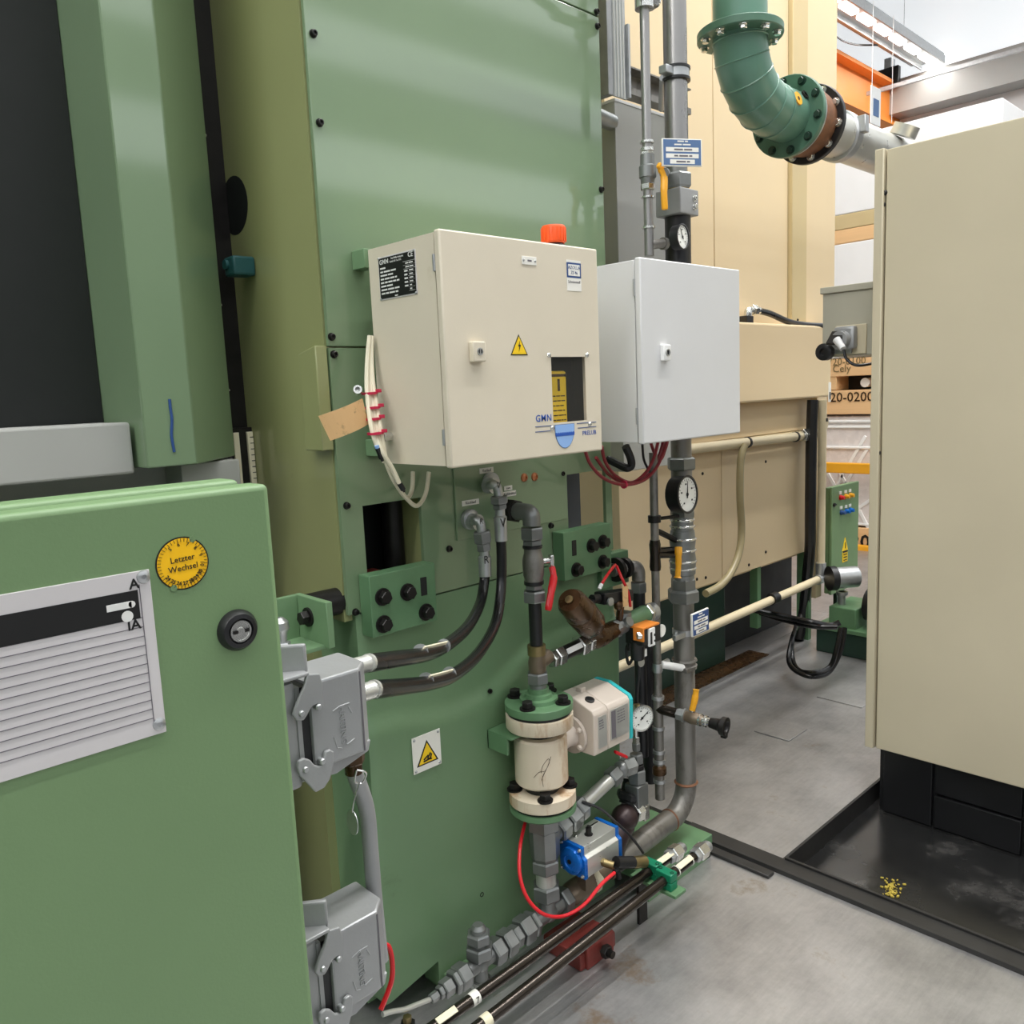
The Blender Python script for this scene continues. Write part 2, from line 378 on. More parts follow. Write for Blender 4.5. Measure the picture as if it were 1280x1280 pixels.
# skylight bands of the roof (they give off light)
SKY = bpy.data.materials.new('bright skylight'); SKY.use_nodes = True
_p = SKY.node_tree.nodes['Principled BSDF']; _p.inputs['Emission Color'].default_value = (.93, .97, 1, 1); _p.inputs['Emission Strength'].default_value = 5.0
_p.inputs['Base Color'].default_value = (.5, .5, .5, 1)
for k, (y, wd) in enumerate([(1.6, 1.4), (-2.6, 1.0), (-6.7, 1.1), (-9.9, 1.6), (-16.6, 4.2)]):
    if k == 2:
        SKY = SKY.copy(); SKY.name = 'dimmer skylight'; SKY.node_tree.nodes['Principled BSDF'].inputs['Emission Strength'].default_value = 3.2
    O('window_%d' % (k + 1), B().box(-26, 30 if y < 0 else 13.9, y - wd / 2, y + wd / 2, 7.93, 7.99), SKY, kind='structure')
# clerestory in the far wall, under a grey beam
CLER = SKY.copy(); CLER.name = 'frosted clerestory glazing'; CLER.node_tree.nodes['Principled BSDF'].inputs['Emission Strength'].default_value = .9
O('window_6', B().box(13.93, 13.99, 3.2, 10.5, 6.1, 7.6), CLER, kind='structure')
O('trim_3', B().box(13.6, 14, -1, 10.8, 5.62, 6.1), MGREY, kind='structure')
for k, y in enumerate((3.6, 5.6, 7.8)):
    O('trim_%d' % (4 + k), B().box(-9, 14, y - .14, y + .14, 7.55, 8.0), MGREY, kind='structure')
LAMP = bpy.data.materials.new('lamp diffuser'); LAMP.use_nodes = True
_p = LAMP.node_tree.nodes['Principled BSDF']; _p.inputs['Emission Color'].default_value = (1, .98, .95, 1); _p.inputs['Emission Strength'].default_value = 9
def luminaire(y, x0, x1, label, zl=6.1, led=False):
    dz_ = zl - 6.1
    t = T('ceiling_light', label, 'light', ((x0 + x1) / 2, y, zl + .04), 'long luminaires under the hall roof')
    O('housing', B().box(x0, x1, y - .16, y + .16, zl + .06, zl + .14, .01).box(x0, x1, y - .17, y - .15, zl, zl + .1).box(x0, x1, y + .15, y + .17, zl, zl + .1), GALV, t)
    d = B(); n = int((x1 - x0) / .5)
    for k in range(n): d.box(x0 + .5 * k + .06, x0 + .5 * k + .42, y - .05, y + .05, zl + .035, zl + .065, .005)
    O('led_strip', d, LAMP, t)
    for k in range(4):
        x = x0 + (x1 - x0) * (k + .5) / 4; O('hanger', B().cyl((x, y, zl + .14), (x, y, 8.0), .005, n=8), GALV, t)
luminaire(1.1, 2.4, 8.4, 'long ceiling luminaire hanging over the gap between green and cream machines', 7.6)
luminaire(-.2, -1.3, 7.7, 'long ceiling luminaire hanging over the gangway facing the green machine', 7.6)
luminaire(-.2, -11, -2.0, 'long ceiling luminaire far left above the gangway behind the control cabinet', 7.6)  # unseen unit added to brighten the left-facing sides
luminaire(4.9, 5.0, 13.5, 'long grey LED trunking luminaire hanging above the orange crane beam')
# crane beam and things hanging by it
t = T('crane_beam', 'orange crane runway girder running behind the cream machine', 'beam', (10, 5.6, 5.0))
O('web', B().box(5, 14, 5.55, 5.65, 5.45, 5.98), ORANB, t)
O('flange', B().box(5, 14, 5.40, 5.80, 5.98, 6.03).box(5, 14, 5.40, 5.80, 5.40, 5.45), ORANB, t)
t = T('conduit_rail', 'thin grey conduit rail with cables crossing below the roof', 'conduit', (11, 5, 6))
O('rail', B().box(6.0, 13.6, 5.20, 5.24, 6.22, 6.26).box(12.2, 12.24, 2.0, 5.3, 5.55, 5.6), GALV, t)
O('cable', B().tube([(8, 5.22, 6.2), (9, 5.2, 5.95), (10, 5.22, 6.2), (11.2, 5.2, 6.0), (12.3, 5.2, 6.2)], .012, 6), BLACK, t)
a = at(1094, 133, Y=4.6)
t = T('hanging_sign', 'small white paper sign hanging on cords before the orange girder', 'sign', a)
O('panel', B().box(a.x - .14, a.x + .14, 4.59, 4.605, a.z - .22, a.z + .22, .004), WHITE, t)
O('print', B().box(a.x - .08, a.x + .08, 4.586, 4.592, a.z - .12, a.z + .08), BLUT, t)
O('cord', B().cyl((a.x - .1, 4.6, a.z + .2), (a.x - .1, 4.6, 6.14), .004, n=6).cyl((a.x + .5, 4.6, a.z - .1), (a.x + .5, 4.6, 6.14), .004, n=6), WHITE, t)
a = at(1107, 98, X=13.4)
t = T('wall_screen', 'dark screen mounted under the grey roof beam at far end', 'screen', a)
O('case', B().box(13.36, 13.46, a.y - .2, a.y + .2, a.z - .13, a.z + .13, .01), BLACK, t)
O('display', B().box(13.35, 13.362, a.y - .18, a.y + .18, a.z - .11, a.z + .11), DARK, t)
O('bracket', B().box(13.46, 13.62, a.y - .05, a.y + .05, a.z - .05, a.z + .3), GALV, t)

# ================================================================== storage bay behind (face X = 8)
BX = 8.0
def zz(py, px=1062): return at(px, py, X=BX).z
def rail(py, label):
    z = zz(py); O('guard_rail', B().box(BX - .12, BX - .04, 2.2, 4.4, z - .055, z + .055, .01).box(BX - .11, BX - .05, 2.3, 2.38, .0, z, .005).box(BX - .11, BX - .05, 4.25, 4.33, .0, z, .005), YEL, label=label, cat='rail')
t = T('guard_rail', 'yellow steel guard rail with two bars before the wrapped pallets', 'rail', (BX - .08, 3.3, 0))
O('rail_bar', B().box(BX - .12, BX - .04, 2.2, 4.4, zz(584) - .05, zz(584) + .05, .01), YEL, t)
O('rail_bar', B().box(BX - .12, BX - .04, 2.2, 4.4, zz(683) - .04, zz(683) + .04, .01), YEL, t)
O('post', B().box(BX - .04, BX - .0, 2.3, 2.4, 0, .95, .005), YEL, t)
O('post', B().box(BX - .04, BX - .0, 4.2, 4.3, 0, .95, .005), YEL, t)
def crate(name, label, cat, y0, y1, z0, z1, m, x0=BX + .02, dx=.8, group=None, bev=.01):
    return O(name, B().box(x0, x0 + dx, y0, y1, z0, z1, bev), m, label=label, cat=cat, group=group)
t = T('pallet_collar', 'pale wooden crate at the bottom, dark numbers stencilled on it', 'crate', (BX + .4, 3.4, 0))
O('board', B().box(BX + .02, BX + .82, 2.3, 4.4, 0.0, .2, .01), WOOD, t)
text('20', at(1075, 678, X=BX + .015), NY, ZA, .2, INK, t, bold=.02)
t = T('wrapped_goods', 'tall pallet load wrapped in clear film with pale diagonal straps', 'pallet load', (BX + .4, 3.4, .21))
O('goods', B().box(BX + .05, BX + .8, 2.35, 4.35, .21, zz(520), .03), FILM, t)
st = B(); za, zb = .5, zz(524)
for (p, q) in [((1035, 640), (1085, 560)), ((1043, 655), (1088, 625)), ((1035, 592), (1072, 658)), ((1050, 590), (1088, 665)), ((1035, 626), (1082, 545))]:
    a = at(*p, X=BX + .045); b = at(*q, X=BX + .045); d = (b - a).normalized()
    st.obox((a + b) / 2, d, XA, d.cross(XA), ((b - a).length, .02, .03), .004)
O('strap', st, WHITE, t)
for k, py in enumerate((527, 534, 560, 655)):
    O('film_fold', B().box(BX + .03, BX + .055, 2.35, 4.35, zz(py) - .012, zz(py) + .012, .006), WHITE, t)
z0 = zz(520)
t = T('shipping_crate', 'pale wooden pallet crate stencilled 120-0200 atop the wrapped load', 'crate', (BX + .4, 3.4, z0))
for (pa, pb) in ((518, 487), (470, 447)):
    O('plank', B().box(BX + .02, BX + .82, 2.3, 4.35, zz(pa), zz(pb) - .006, .006), WOOD, t)
for y in (2.3, 3.02, 3.74, 4.2):
    O('block', B().box(BX + .03, BX + .8, y, y + .15, zz(487), zz(470), .004), WOOD, t)
O('void_shade', B().box(BX + .3, BX + .8, 2.31, 4.34, zz(487), zz(470)), DARK, t)  # dark box paints the shade between the pallet blocks
O('paper_roll', B().cyl((BX + .08, 3.48, zz(479)), (BX + .5, 3.48, zz(479)), .045), WHITE, t)
text('9120-0200', at(1056, 497, X=BX + .015), NY, ZA, .13, BRONZ, t, bold=.01)
text('720-0100', at(1058, 452, X=BX + .015), NY, ZA, .10, BRASS, t)
text('Cely', at(1052, 461, X=BX + .015), NY, ZA, .10, BRASS, t)
crate('white_box', 'big white carton on the wooden crate behind the grey operator box', 'carton', 2.35, 4.3, zz(447), zz(303), WALLW)
crate('timber_beam', 'pale timber beam lying on top of the big white carton', 'timber', 2.2, 4.4, zz(303), zz(285), WOOD)  # plain timber beam resting on the carton
crate('wood_board', 'darker timber board on the pale beam above the white carton', 'board', 2.2, 4.4, zz(285), zz(266), BEIGED)
crate('upper_carton', 'uppermost white carton in the storage bay under the grey duct', 'carton', 2.35, 4.3, zz(266), zz(170), WALLW)

# ================================================================== cream machine behind
t = T('cream_machine', 'tall cream machine housing of upright sheet panels behind the pipes', 'machine', (4.2, 2.8, 0))
MB = t
xs = [3.05, 3.69, 3.93, 4.717]
for a, b in zip(xs, xs[1:]):
    O('panel', B().box(a + .003, b - .003, 2.50, 2.53, 1.96, 4.3, .004), BEIGEM, t)
O('corner_post', B().box(4.72, 4.90, 2.475, 2.53, 1.96, 4.3, .004), BEIGED, t)
O('panel', B().box(4.905, 5.325, 2.50, 2.53, 1.96, 4.3, .004), BEIGEM, t)
O('body', B().box(3.05, 5.32, 2.54, 4.2, .55, 4.3), BEIGEM, t)
O('front_hood', B().box(3.3, 5.04, 2.38, 2.53, 1.552, 1.98, .012), BEIGEM, t)
O('panel', B().box(3.05, 4.93, 2.46, 2.54, 1.36, 1.548, .003), BEIGEM, t)
O('panel', B().box(3.05, 4.93, 2.44, 2.535, 1.335, 1.357, .003), BEIGED, t)
O('panel', B().box(3.05, 3.93, 2.47, 2.535, .585, 1.33, .004), BEIGEM, t)
O('panel', B().box(3.936, 4.905, 2.47, 2.535, .585, 1.33, .004), BEIGEM, t)
O('end_post', B().box(5.04, 5.12, 2.47, 2.54, .25, 1.55, .004), BEIGEM, t)
for p in [(878, 592), (957, 577), (957, 690), (871, 724), (882, 722), (936, 706)]:
    put('screw', 'small dark screw', button(.009, .006), BLKM, t, at(*p, Y=2.47))
put('screw', 'small dark screw', button(.009, .006), BLKM, t, at(997, 400, Y=2.475)); put('screw', 'small dark screw', button(.009, .006), BLKM, t, at(975, 505, Y=2.47))
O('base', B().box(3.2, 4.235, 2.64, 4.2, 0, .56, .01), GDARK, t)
O('base', B().box(4.24, 5.32, 2.78, 4.2, 0, .56, .01), DARK, t)  # near-black body added, its colour stands in for shade under the machine
O('base_leg', B().box(4.36, 4.40, 2.5, 2.55, .2, .6), GFLNG, t); O('base_leg', B().box(4.92, 4.96, 2.46, 2.54, .0, .6), GFLNG, t)
O('sill', B().box(2.9, 4.5, 2.50, 2.64, 0, .006, .002), BRONZ, t)
lb = at(1038, 490, Y=2.375)
O('sticker', B().box(5.0, 5.03, 2.376, 2.381, lb.z - .06, lb.z + .06), WLAB, t)
O('sticker_print', B().box(5.008, 5.022, 2.374, 2.377, lb.z - .045, lb.z + .0), INK, t)
# black trunk of cables at the machine's end
O('hanging_cable', B().tube([at(1016, 500, Y=2.38), at(1014, 560, Y=2.38), at(1013, 640, Y=2.38), at(1012, 690, Y=2.42), at(1005, 760, Y=2.5), at(998, 800, Y=2.5)], .033, 10), BLACK, label='thick black cable trunk hanging at the end of the cream machine', cat='cable')
# hydraulic hose on the hood
a = at(930, 392, Y=2.44); b = at(1028, 410, Y=2.2)
t = T('hydraulic_hose', 'black hydraulic hose with bright elbow on top of the cream hood', 'hose', (a.x, a.y, 1.98))
O('sleeve', B().tube([at(945, 388, Y=2.44), at(962, 392, Y=2.44), at(985, 402, Y=2.43), at(1005, 406, Y=2.42), at(1035, 408, Y=2.38)], .018, 10), RUBB, t)
O('elbow', B().tube([at(935, 404, Y=2.44), at(935, 391, Y=2.44), at(938, 388, Y=2.44), at(948, 388, Y=2.44)], .022, 10).hex(at(940, 388, Y=2.44), at(945, 388, Y=2.44), .03), CHROM, t)
O('clamp_block', B().box(a.x - .02, a.x + .05, 2.41, 2.47, 1.978, 2.02, .004), BLACK, t)
# beige conduits
t = T('upper_conduit', 'beige plastic conduit fixed across the cream machine at chest height', 'conduit', (4.2, 2.42, 1.3))
a = at(860, 561, Y=2.41); b = at(1000, 545, Y=2.41)
O('tube', B().cyl((3.3, 2.41, a.z), b, .026), HOSEB, t)
O('clip', B().lathe(at(934, 553, Y=2.41) - XA * .008, XA, [(0, .031), (.016, .031)], 14), BLACK, t)
O('clip', B().lathe(at(994, 546, Y=2.41) - XA * .008, XA, [(0, .031), (.016, .031)], 14), BLACK, t)
O('coupling', B().cyl(b, b + XA * .16, .032).hex(b + XA * .02, b + XA * .06, .042).hex(b + XA * .1, b + XA * .13, .042), CHROM, t)
O('valve_tag', B().box(b.x + .07, b.x + .12, 2.39, 2.40, b.z + .02, b.z + .14), WHITE, t)
O('bend', B().tube([b + XA * .14, b + XA * .24, b + V((.30, 0, .03)), b + V((.32, 0, .09))], .025, 10), HOSEB, t)
t = T('drain_hose', 'grimy translucent hose bending down from the upper beige conduit', 'hose', at(930, 555, Y=2.38))
O('hose', B().tube([at(931, 556, Y=2.38), at(926, 575, Y=2.38), at(925, 620, Y=2.37), at(927, 660, Y=2.37), at(924, 690, Y=2.36), at(914, 715, Y=2.35), at(900, 732, Y=2.34), at(882, 742, Y=2.33)], .020, 12), HOSEG, t)
t = T('lower_conduit', 'beige conduit running low along the cream machine then up its end', 'conduit', (4.4, 2.35, .4))
a = V((2.75, 2.35, .39)); b = at(1026, 723, Y=2.35)
O('tube', B().cyl(a, b, .024), HOSEB, t)
O('tube', B().cyl(b + ZA * .05, (b.x, 2.35, at(1029, 500, Y=2.35).z), .024), HOSEB, t)
O('elbow', B().tube([b - XA * .05, b, b + ZA * .02, b + ZA * .1], .031, 12), GALV, t)
O('collar', B().lathe(at(967, 748, Y=2.35) - XA * .03, XA, [(0, .034), (.06, .034)], 14), BLACK, t)
O('strap', B().lathe(at(1029, 527, Y=2.35), ZA, [(0, .028), (.02, .028)], 12), BLACK, t)

# ================================================================== green switch box and pump unit beyond
SY = 2.36                                        # its door faces the gangway (-Y)
def sb(px, py): return at(px, py, Y=SY)
a = sb(1039, 611); b = sb(1072, 602); c = sb(1074, 727); d = sb(1040, 744)
x0, x1 = (a.x + d.x) / 2, (b.x + c.x) / 2; z0, z1 = (c.z + d.z) / 2, (a.z + b.z) / 2
t = T('switch_box', 'green wall switch box with coloured buttons and a yellow warning sign', 'switch box', ((x0 + x1) / 2, SY + .1, z0))
O('body', B().box(x0 + .004, x1 - .004, SY + .022, SY + .05, z0, z1, .006), GCAB, t)
O('door', B().box(x0, x1, SY, SY + .02, z0 - .004, z1 + .004, .005), GCAB, t)
O('pedestal', B().box((x0 + x1) / 2 - .06, (x0 + x1) / 2 + .06, SY + .025, SY + .05, 0, z0, .004), GDARK, t)
for (px, py, m) in [(1050, 622, RED), (1056.5, 620.5, YEL), (1062, 619, YEL), (1051, 640.5, BLUN), (1057, 639, BLUE), (1062, 637.5, BLUE)]:
    q = sb(px, py); bt = O('push_button', B().lathe(q, NY, [(0, .016), (.012, .016), (.014, .013), (.03, .012)], 14), m, t)
    O('name_tag', B().box(q.x - .016, q.x + .016, SY - .004, SY + .001, q.z + .022, q.z + .04), WLAB, bt)
for p in [(1042, 631), (1043, 720)]:
    q = sb(*p); O('latch', B().lathe(q, NY, [(0, .012), (.01, .012)], 12).box(q.x - .006, q.x + .022, SY - .012, SY, q.z - .005, q.z + .005), BLACK, t)
q = sb(1056, 688); w_ = .04
O('warning_triangle', B().prism([(q.x - w_, SY - .003, q.z), (q.x + w_, SY - .003, q.z), (q.x, SY - .003, q.z + .085)], (0, .003, 0)), SIGN, t)
O('warning_plate', B().box(q.x - w_ * .9, q.x + w_ * .9, SY - .003, SY, q.z - .075, q.z - .008), SIGN, t)
O('warning_mark', B().box(q.x - .004, q.x + .004, SY - .005, SY - .002, q.z + .015, q.z + .055).box(q.x - w_ * .8, q.x + w_ * .8, SY - .005, SY - .002, q.z - .012, q.z - .003), INK, t)
for k in range(3): O('print_line', B().box(q.x - .024, q.x + .024, SY - .005, SY - .002, q.z - .028 - .018 * k, q.z - .023 - .018 * k), INK, t)
UX = 4.75
def uu(px, py): return at(px, py, X=UX)
a = uu(1020, 785); d = uu(1020, 853)
t = T('pump_unit', 'dark green pump unit with tank, motor and filler on floor', 'pump', (UX + .3, a.y - .4, 0))
O('tank', B().box(UX, UX + .5, a.y - .75, a.y, 0.0, a.z, .008), GDARK, t)
O('tank_lid', B().box(UX - .01, UX + .51, a.y - .76, a.y + .01, a.z, a.z + .025, .004), GFLNG, t)
e = uu(1034, 758); g = uu(1068, 757)
O('valve_block', B().box(UX + .02, UX + .32, g.y, e.y, a.z + .02, e.z, .006), GFLNG, t)
O('motor', B().cyl((UX + .15, g.y - .02, a.z + .16), (UX + .15, g.y - .5, a.z + .16), .10, n=20).cyl((UX + .15, g.y, a.z + .16), (UX + .15, g.y - .02, a.z + .16), .05), BLACK, t)
O('cooling_fins', B().box(UX + .04, UX + .26, g.y - .45, g.y - .1, a.z + .155, a.z + .165).box(UX + .145, UX + .155, g.y - .45, g.y - .1, a.z + .05, a.z + .27), BLKM, t)
f = uu(1043, 757)
O('filler_neck', B().cyl((UX + .1, f.y, e.z - .01), (UX + .1, f.y, e.z + .08), .022).lathe((UX + .1, f.y, e.z + .06), ZA, [(0, .035), (.02, .035)], 14), GALV, t)
O('filter', B().cyl((UX + .04, f.y + .03, e.z + .17), (UX + .16, f.y - .06, e.z + .17), .065, n=22), GALV, t)
O('filter_cap', B().cyl((UX + .02, f.y + .045, e.z + .17), (UX + .05, f.y + .02, e.z + .17), .075, n=22), BLACK, t)
O('hose_bundle', B().tube([at(940, 762, Y=2.5), at(985, 772, Y=2.3), at(1015, 778, Y=2.15), at(1038, 782, Y=2.1), at(1050, 778, Y=2.06)], .018, 10).tube([at(950, 766, Y=2.5), at(988, 777, Y=2.3), at(1020, 783, Y=2.14), at(1046, 784, Y=2.05)], .016, 10), RUBB, label='pair of black hoses running from under the cream machine to the pump', cat='hose')
hs = B()
for k, dz in enumerate((0, 5)):
    hs.tube([at(1000, 770 + dz, Y=2.35), at(990, 800, Y=2.25), at(986 + dz, 825, Y=2.2), at(994 + dz, 838, Y=2.12), at(1015, 846 - dz, Y=2.02), at(1036, 840 - dz, Y=1.98), at(1050 - dz, 815, Y=1.96), at(1056 - dz, 785, Y=1.97)], .014, 10)
O('looped_hose', hs, RUBB, label='black hose looped down to the floor beside the pump unit', cat='hose')

# ================================================================== cabinet at the right
RX = 3.16
t = T('beige_cabinet', 'tall beige cabinet on black plinth standing in the oily tray', 'cabinet', (RX + .5, .2, -.075))
O('side_panel', B().box(RX, RX + 1.0, -1.6, 1.295, .205, 2.465, .004), BEIGEC, t)
O('edge_strip', B().box(RX - .012, RX + 1.0, 1.30, 1.334, .205, 2.47, .004), BEIGEC, t)
pl_ = O('plinth', B().box(RX + .06, RX + 1.0, -1.6, 1.30, -.075, .20), BLACK, t)
for k in range(5):
    y = 1.28 - k * .5
    O('plinth_panel', B().box(RX + .04, RX + .07, y - .185, y, -.07, .195, .004).box(RX + .04, RX + .07, y - .49, y - .195, -.07, .06, .004).box(RX + .04, RX + .07, y - .49, y - .195, .07, .195, .004), BLACK, t)
for p in [(1098, 566), (1096, 579), (1093, 673), (1092, 738), (1106, 241), (1104, 256), (1091, 873)]:
    put('screw', 'cabinet screw', button(.010, .007), BLKM, t, at(*p, X=RX), NX)
OX = 3.3
a = at(1026, 362, X=OX); b = at(1087, 447, X=OX)
t = T('operator_box', 'grey box with socket on the far side of the beige cabinet', 'box', (OX + .15, 1.48, b.z))
mx = M.Translation(V((OX, 1.46, (a.z + b.z) / 2))) @ M.Rotation(-.17, 4, 'X')
zt, zb = a.z, at(1040, 446, X=OX).z
O('case', B().box(OX, OX + .3, 1.335, 1.598, zb, zt - .02, .004), GRYC, t)
O('lid', B().box(OX - .008, OX + .31, 1.335, 1.606, zt - .02, zt + .006, .003), GRYC, t)
q = at(1062, 424, X=OX)
O('socket_plate', B().box(OX - .01, OX, q.y - .07, q.y + .055, q.z - .06, q.z + .055, .003), BEIGEC, t)
sk = O('socket', B().box(OX - .05, OX - .01, q.y - .04, q.y + .045, q.z - .04, q.z + .05, .012).cyl((OX - .01, q.y, q.z), (OX - .07, q.y + .012, q.z - .005), .036), ALU, t)
O('socket_flap', B().obox((OX - .07, q.y + .025, q.z + .005), V((.5, -.2, .8)).normalized(), V((.2, .97, .1)).normalized(), V((.8, 0, -.5)).normalized(), (.06, .06, .012), .004), BLACK, sk)
O('plug', B().cyl((OX - .08, q.y + .015, q.z - .002), (OX - .10, q.y - .02, q.z - .04), .016, .012), LGREY, t)
O('lead', B().tube([(OX - .10, q.y - .022, q.z - .043), (OX - .10, q.y - .035, q.z - .08), (OX - .09, q.y - .07, q.z - .105), (OX - .05, q.y - .12, q.z - .10), (OX + .0, 1.31, q.z - .085)], .006, 8), RUBB, t)
k = at(1032, 440, X=OX - .03)
O('roller', B().lathe((OX - .02, k.y, k.z), NX, [(0, .034), (.03, .034), (.034, .028), (.034, .014), (.026, .012)], 20), BLACK, t)
O('roller_arm', B().box(OX - .02, OX + .02, k.y - .1, k.y + .01, k.z - .012, k.z + .012, .004), GALV, t)
# ================================================================== the green machine
CY = 1.72                                       # front plane of the sheet covers
t = T('green_machine', 'tall green machine column with screwed covers on a cast base', 'machine', (1.57, 2.4, 0))
GM = t
body = B().box(1.062, 2.08, 1.90, 3.3, .12, 4.6).box(1.062, 2.08, 1.734, 1.90, 1.42, 4.6).box(1.062, 1.085, 1.734, 1.9, 1.12, 1.42).box(1.31, 1.87, 1.734, 1.9, 1.12, 1.42)
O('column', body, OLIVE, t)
O('cover_panel', B().box(1.066, 2.086, CY, CY + .012, 1.788, 2.768, .002), GREEN, t)
O('cover_panel', B().box(1.066, 2.086, CY, CY + .012, 2.772, 4.6, .002), GREEN, t)
O('cover_panel', B().box(1.066, 1.128, CY, CY + .012, 1.138, 1.784).box(1.128, 1.308, CY, CY + .012, 1.402, 1.784).box(1.308, 1.872, CY, CY + .012, 1.138, 1.784)
  .box(1.872, 2.055, CY, CY + .012, 1.405, 1.784).box(2.055, 2.086, CY, CY + .012, 1.138, 1.784).box(1.128, 1.308, CY, CY + .012, 1.138, 1.2).box(1.872, 2.055, CY, CY + .012, 1.138, 1.17), GREEN, t)
p = at(550, 585, Y=CY); q = at(566, 690, Y=CY)
O('inspection_panel', B().box(1.42, 1.865, CY - .006, CY - .001, 1.27, 1.76, .0015), GREEN, t)
# machined shafts seen through the openings
O('slide_way', B().cyl((1.285, 1.82, 1.1), (1.285, 1.82, 1.42), .028).box(1.14, 1.17, 1.84, 1.88, 1.1, 1.42), BLKM, t)
O('slide_way', B().box(1.99, 2.055, 1.83, 1.87, 1.1, 1.42), SHAFT, t)
O('recess_shade', B().box(1.872, 2.08, 1.885, 1.899, 1.1, 1.42), DARK, t); O('recess_shade', B().box(1.128, 1.31, 1.885, 1.899, 1.1, 1.42), DARK, t)  # dark sheets paint the shade at the back of the openings
O('grease_pad', B().box(1.13, 1.2, 1.735, 1.8, 1.205, 1.225, .004), FOOTR, t)
for p in [(392, 152), (377, 38), (414, 421), (417, 443), (433, 632), (444, 765)]:
    put('cover_screw', 'cover screw', capscrew(.0072, .010), BLKM, t, V((1.085, CY, at(*p, Y=CY).z)) if p[0] < 400 else at(*p, Y=CY))
for p in [(745, 15), (746, 33), (751, 237), (688, 657), (561, 686), (702, 592)]:
    put('cover_screw', 'cover screw', capscrew(.0072, .010), BLKM, t, at(*p, Y=CY))
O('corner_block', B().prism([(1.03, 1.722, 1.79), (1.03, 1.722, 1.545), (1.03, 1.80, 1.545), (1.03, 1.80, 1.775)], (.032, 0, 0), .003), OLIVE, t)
# cast base with a pocket at the lower left and a stepped belly
sk = [(1.088, 1.136), (2.084, 1.136), (2.084, .1), (1.262, .1), (1.262, .12), (1.1, .07), (1.088, .07)]
O('cast_base', B().box(1.088, 2.084, 1.80, 3.3, .03, 1.118), GCAST, t)
bel = [at(*p_, Y=1.70) for p_ in [(474, 892), (500, 886), (530, 884), (560, 879), (590, 866), (620, 848), (645, 822), (664, 800), (690, 790), (735, 770), (775, 762)]]
def bz(x):
    for p_, q_ in zip(bel, bel[1:]):
        if p_.x <= x <= q_.x: return p_.z + (q_.z - p_.z) * (x - p_.x) / (q_.x - p_.x)
    return bel[0].z if x < bel[0].x else bel[-1].z
tb = bmesh.new(); nz = 80
def skin(xa, xb, nx, zl):
    gv = {}
    for i_ in range(nx + 1):
        x = xa + (xb - xa) * i_ / nx; za_ = zl(x)
        for k_ in range(nz + 1):
            z = za_ + (1.134 - za_) * k_ / nz; u = max(0, min(1, (bz(x) - z) / .06)); u = u * u * (3 - 2 * u)
            if .12 < (bz(x) - z): u = max(.55, 1 - (bz(x) - z - .12) * 1.2)
            e = min(1, (x - 1.088) / .02, (2.084 - x) / .02); gv[i_, k_] = tb.verts.new((x, 1.718 - .018 * u + .006 * (1 - e) ** 2, z))
    for i_ in range(nx):
        for k_ in range(nz):
            f_ = tb.faces.new((gv[i_, k_], gv[i_ + 1, k_], gv[i_ + 1, k_ + 1], gv[i_, k_ + 1])); f_.smooth = True
    rim = [gv[i_, 0] for i_ in range(nx + 1)] + [gv[nx, k_] for k_ in range(1, nz + 1)] + [gv[i_, nz] for i_ in range(nx - 1, -1, -1)] + [gv[0, k_] for k_ in range(nz - 1, 0, -1)]
    bk = [tb.verts.new((v_.co.x, 1.81, v_.co.z)) for v_ in rim]
    for k_ in range(len(rim)): tb.faces.new((rim[k_], rim[(k_ + 1) % len(rim)], bk[(k_ + 1) % len(rim)], bk[k_]))
skin(1.088, 1.264, 14, lambda x: .072 + (x - 1.088) * .2)
skin(1.264, 2.084, 60, lambda x: .03)
bs = B(); bs._merge(tb); O('base_skin', bs, GCAST, t)
O('plinth', B().box(1.28, 2.0, 1.68, 1.80, 0, .06, .003), GCAST, t)
O('base_flange', B().box(2.0, 2.36, 1.53, 1.80, .055, .09, .004).box(2.0, 2.36, 1.54, 1.55, .0, .06).box(2.34, 2.36, 1.54, 1.8, .0, .06), GFLNG, t)
O('tapped_hole', B().lathe(at(613, 864, Y=1.701), NY, [(-.004, .007), (.002, .007), (.002, .005), (-.003, .004)], 12), BLKM, t)
O('tapped_hole', B().lathe(at(602, 1118, Y=1.709), NY, [(-.004, .007), (.002, .007), (.002, .005), (-.003, .004)], 12), BLKM, t)
# two mounting plates
def plate(pts, bolts, slot):
    P = [at(*p_, Y=1.672) for p_ in pts]; x0, x1 = P[0].x, P[1].x; zt, zb = (P[0].z + P[1].z) / 2, (P[2].z + P[3].z) / 2
    pl = O('mounting_plate', B().box(x0, x1, 1.672, 1.718, zb, zt, .002), GFLNG, GM)
    for b_ in bolts: put('bolt', 'black hex bolt', hexbolt(.0165, .022), BLKM, pl, at(*b_, Y=1.672))
    s_ = at(*slot, Y=1.671); O('slot', B().box(s_.x - .010, s_.x + .010, 1.6705, 1.674, s_.z - .024, s_.z + .024, .0015), DARK, pl)
plate([(461, 721), (543, 703), (543, 777), (468, 797)], [(478, 746), (509, 740), (479, 780), (532, 765)], (530, 733))
plate([(704, 665), (763, 655), (763, 710), (711, 727)], [(739, 682), (753, 677), (720, 712), (753, 702)], (718, 685))
O('lug', B().box(2.0, 2.14, 1.70, 1.735, 1.02, 1.13, .003), GFLNG, t)
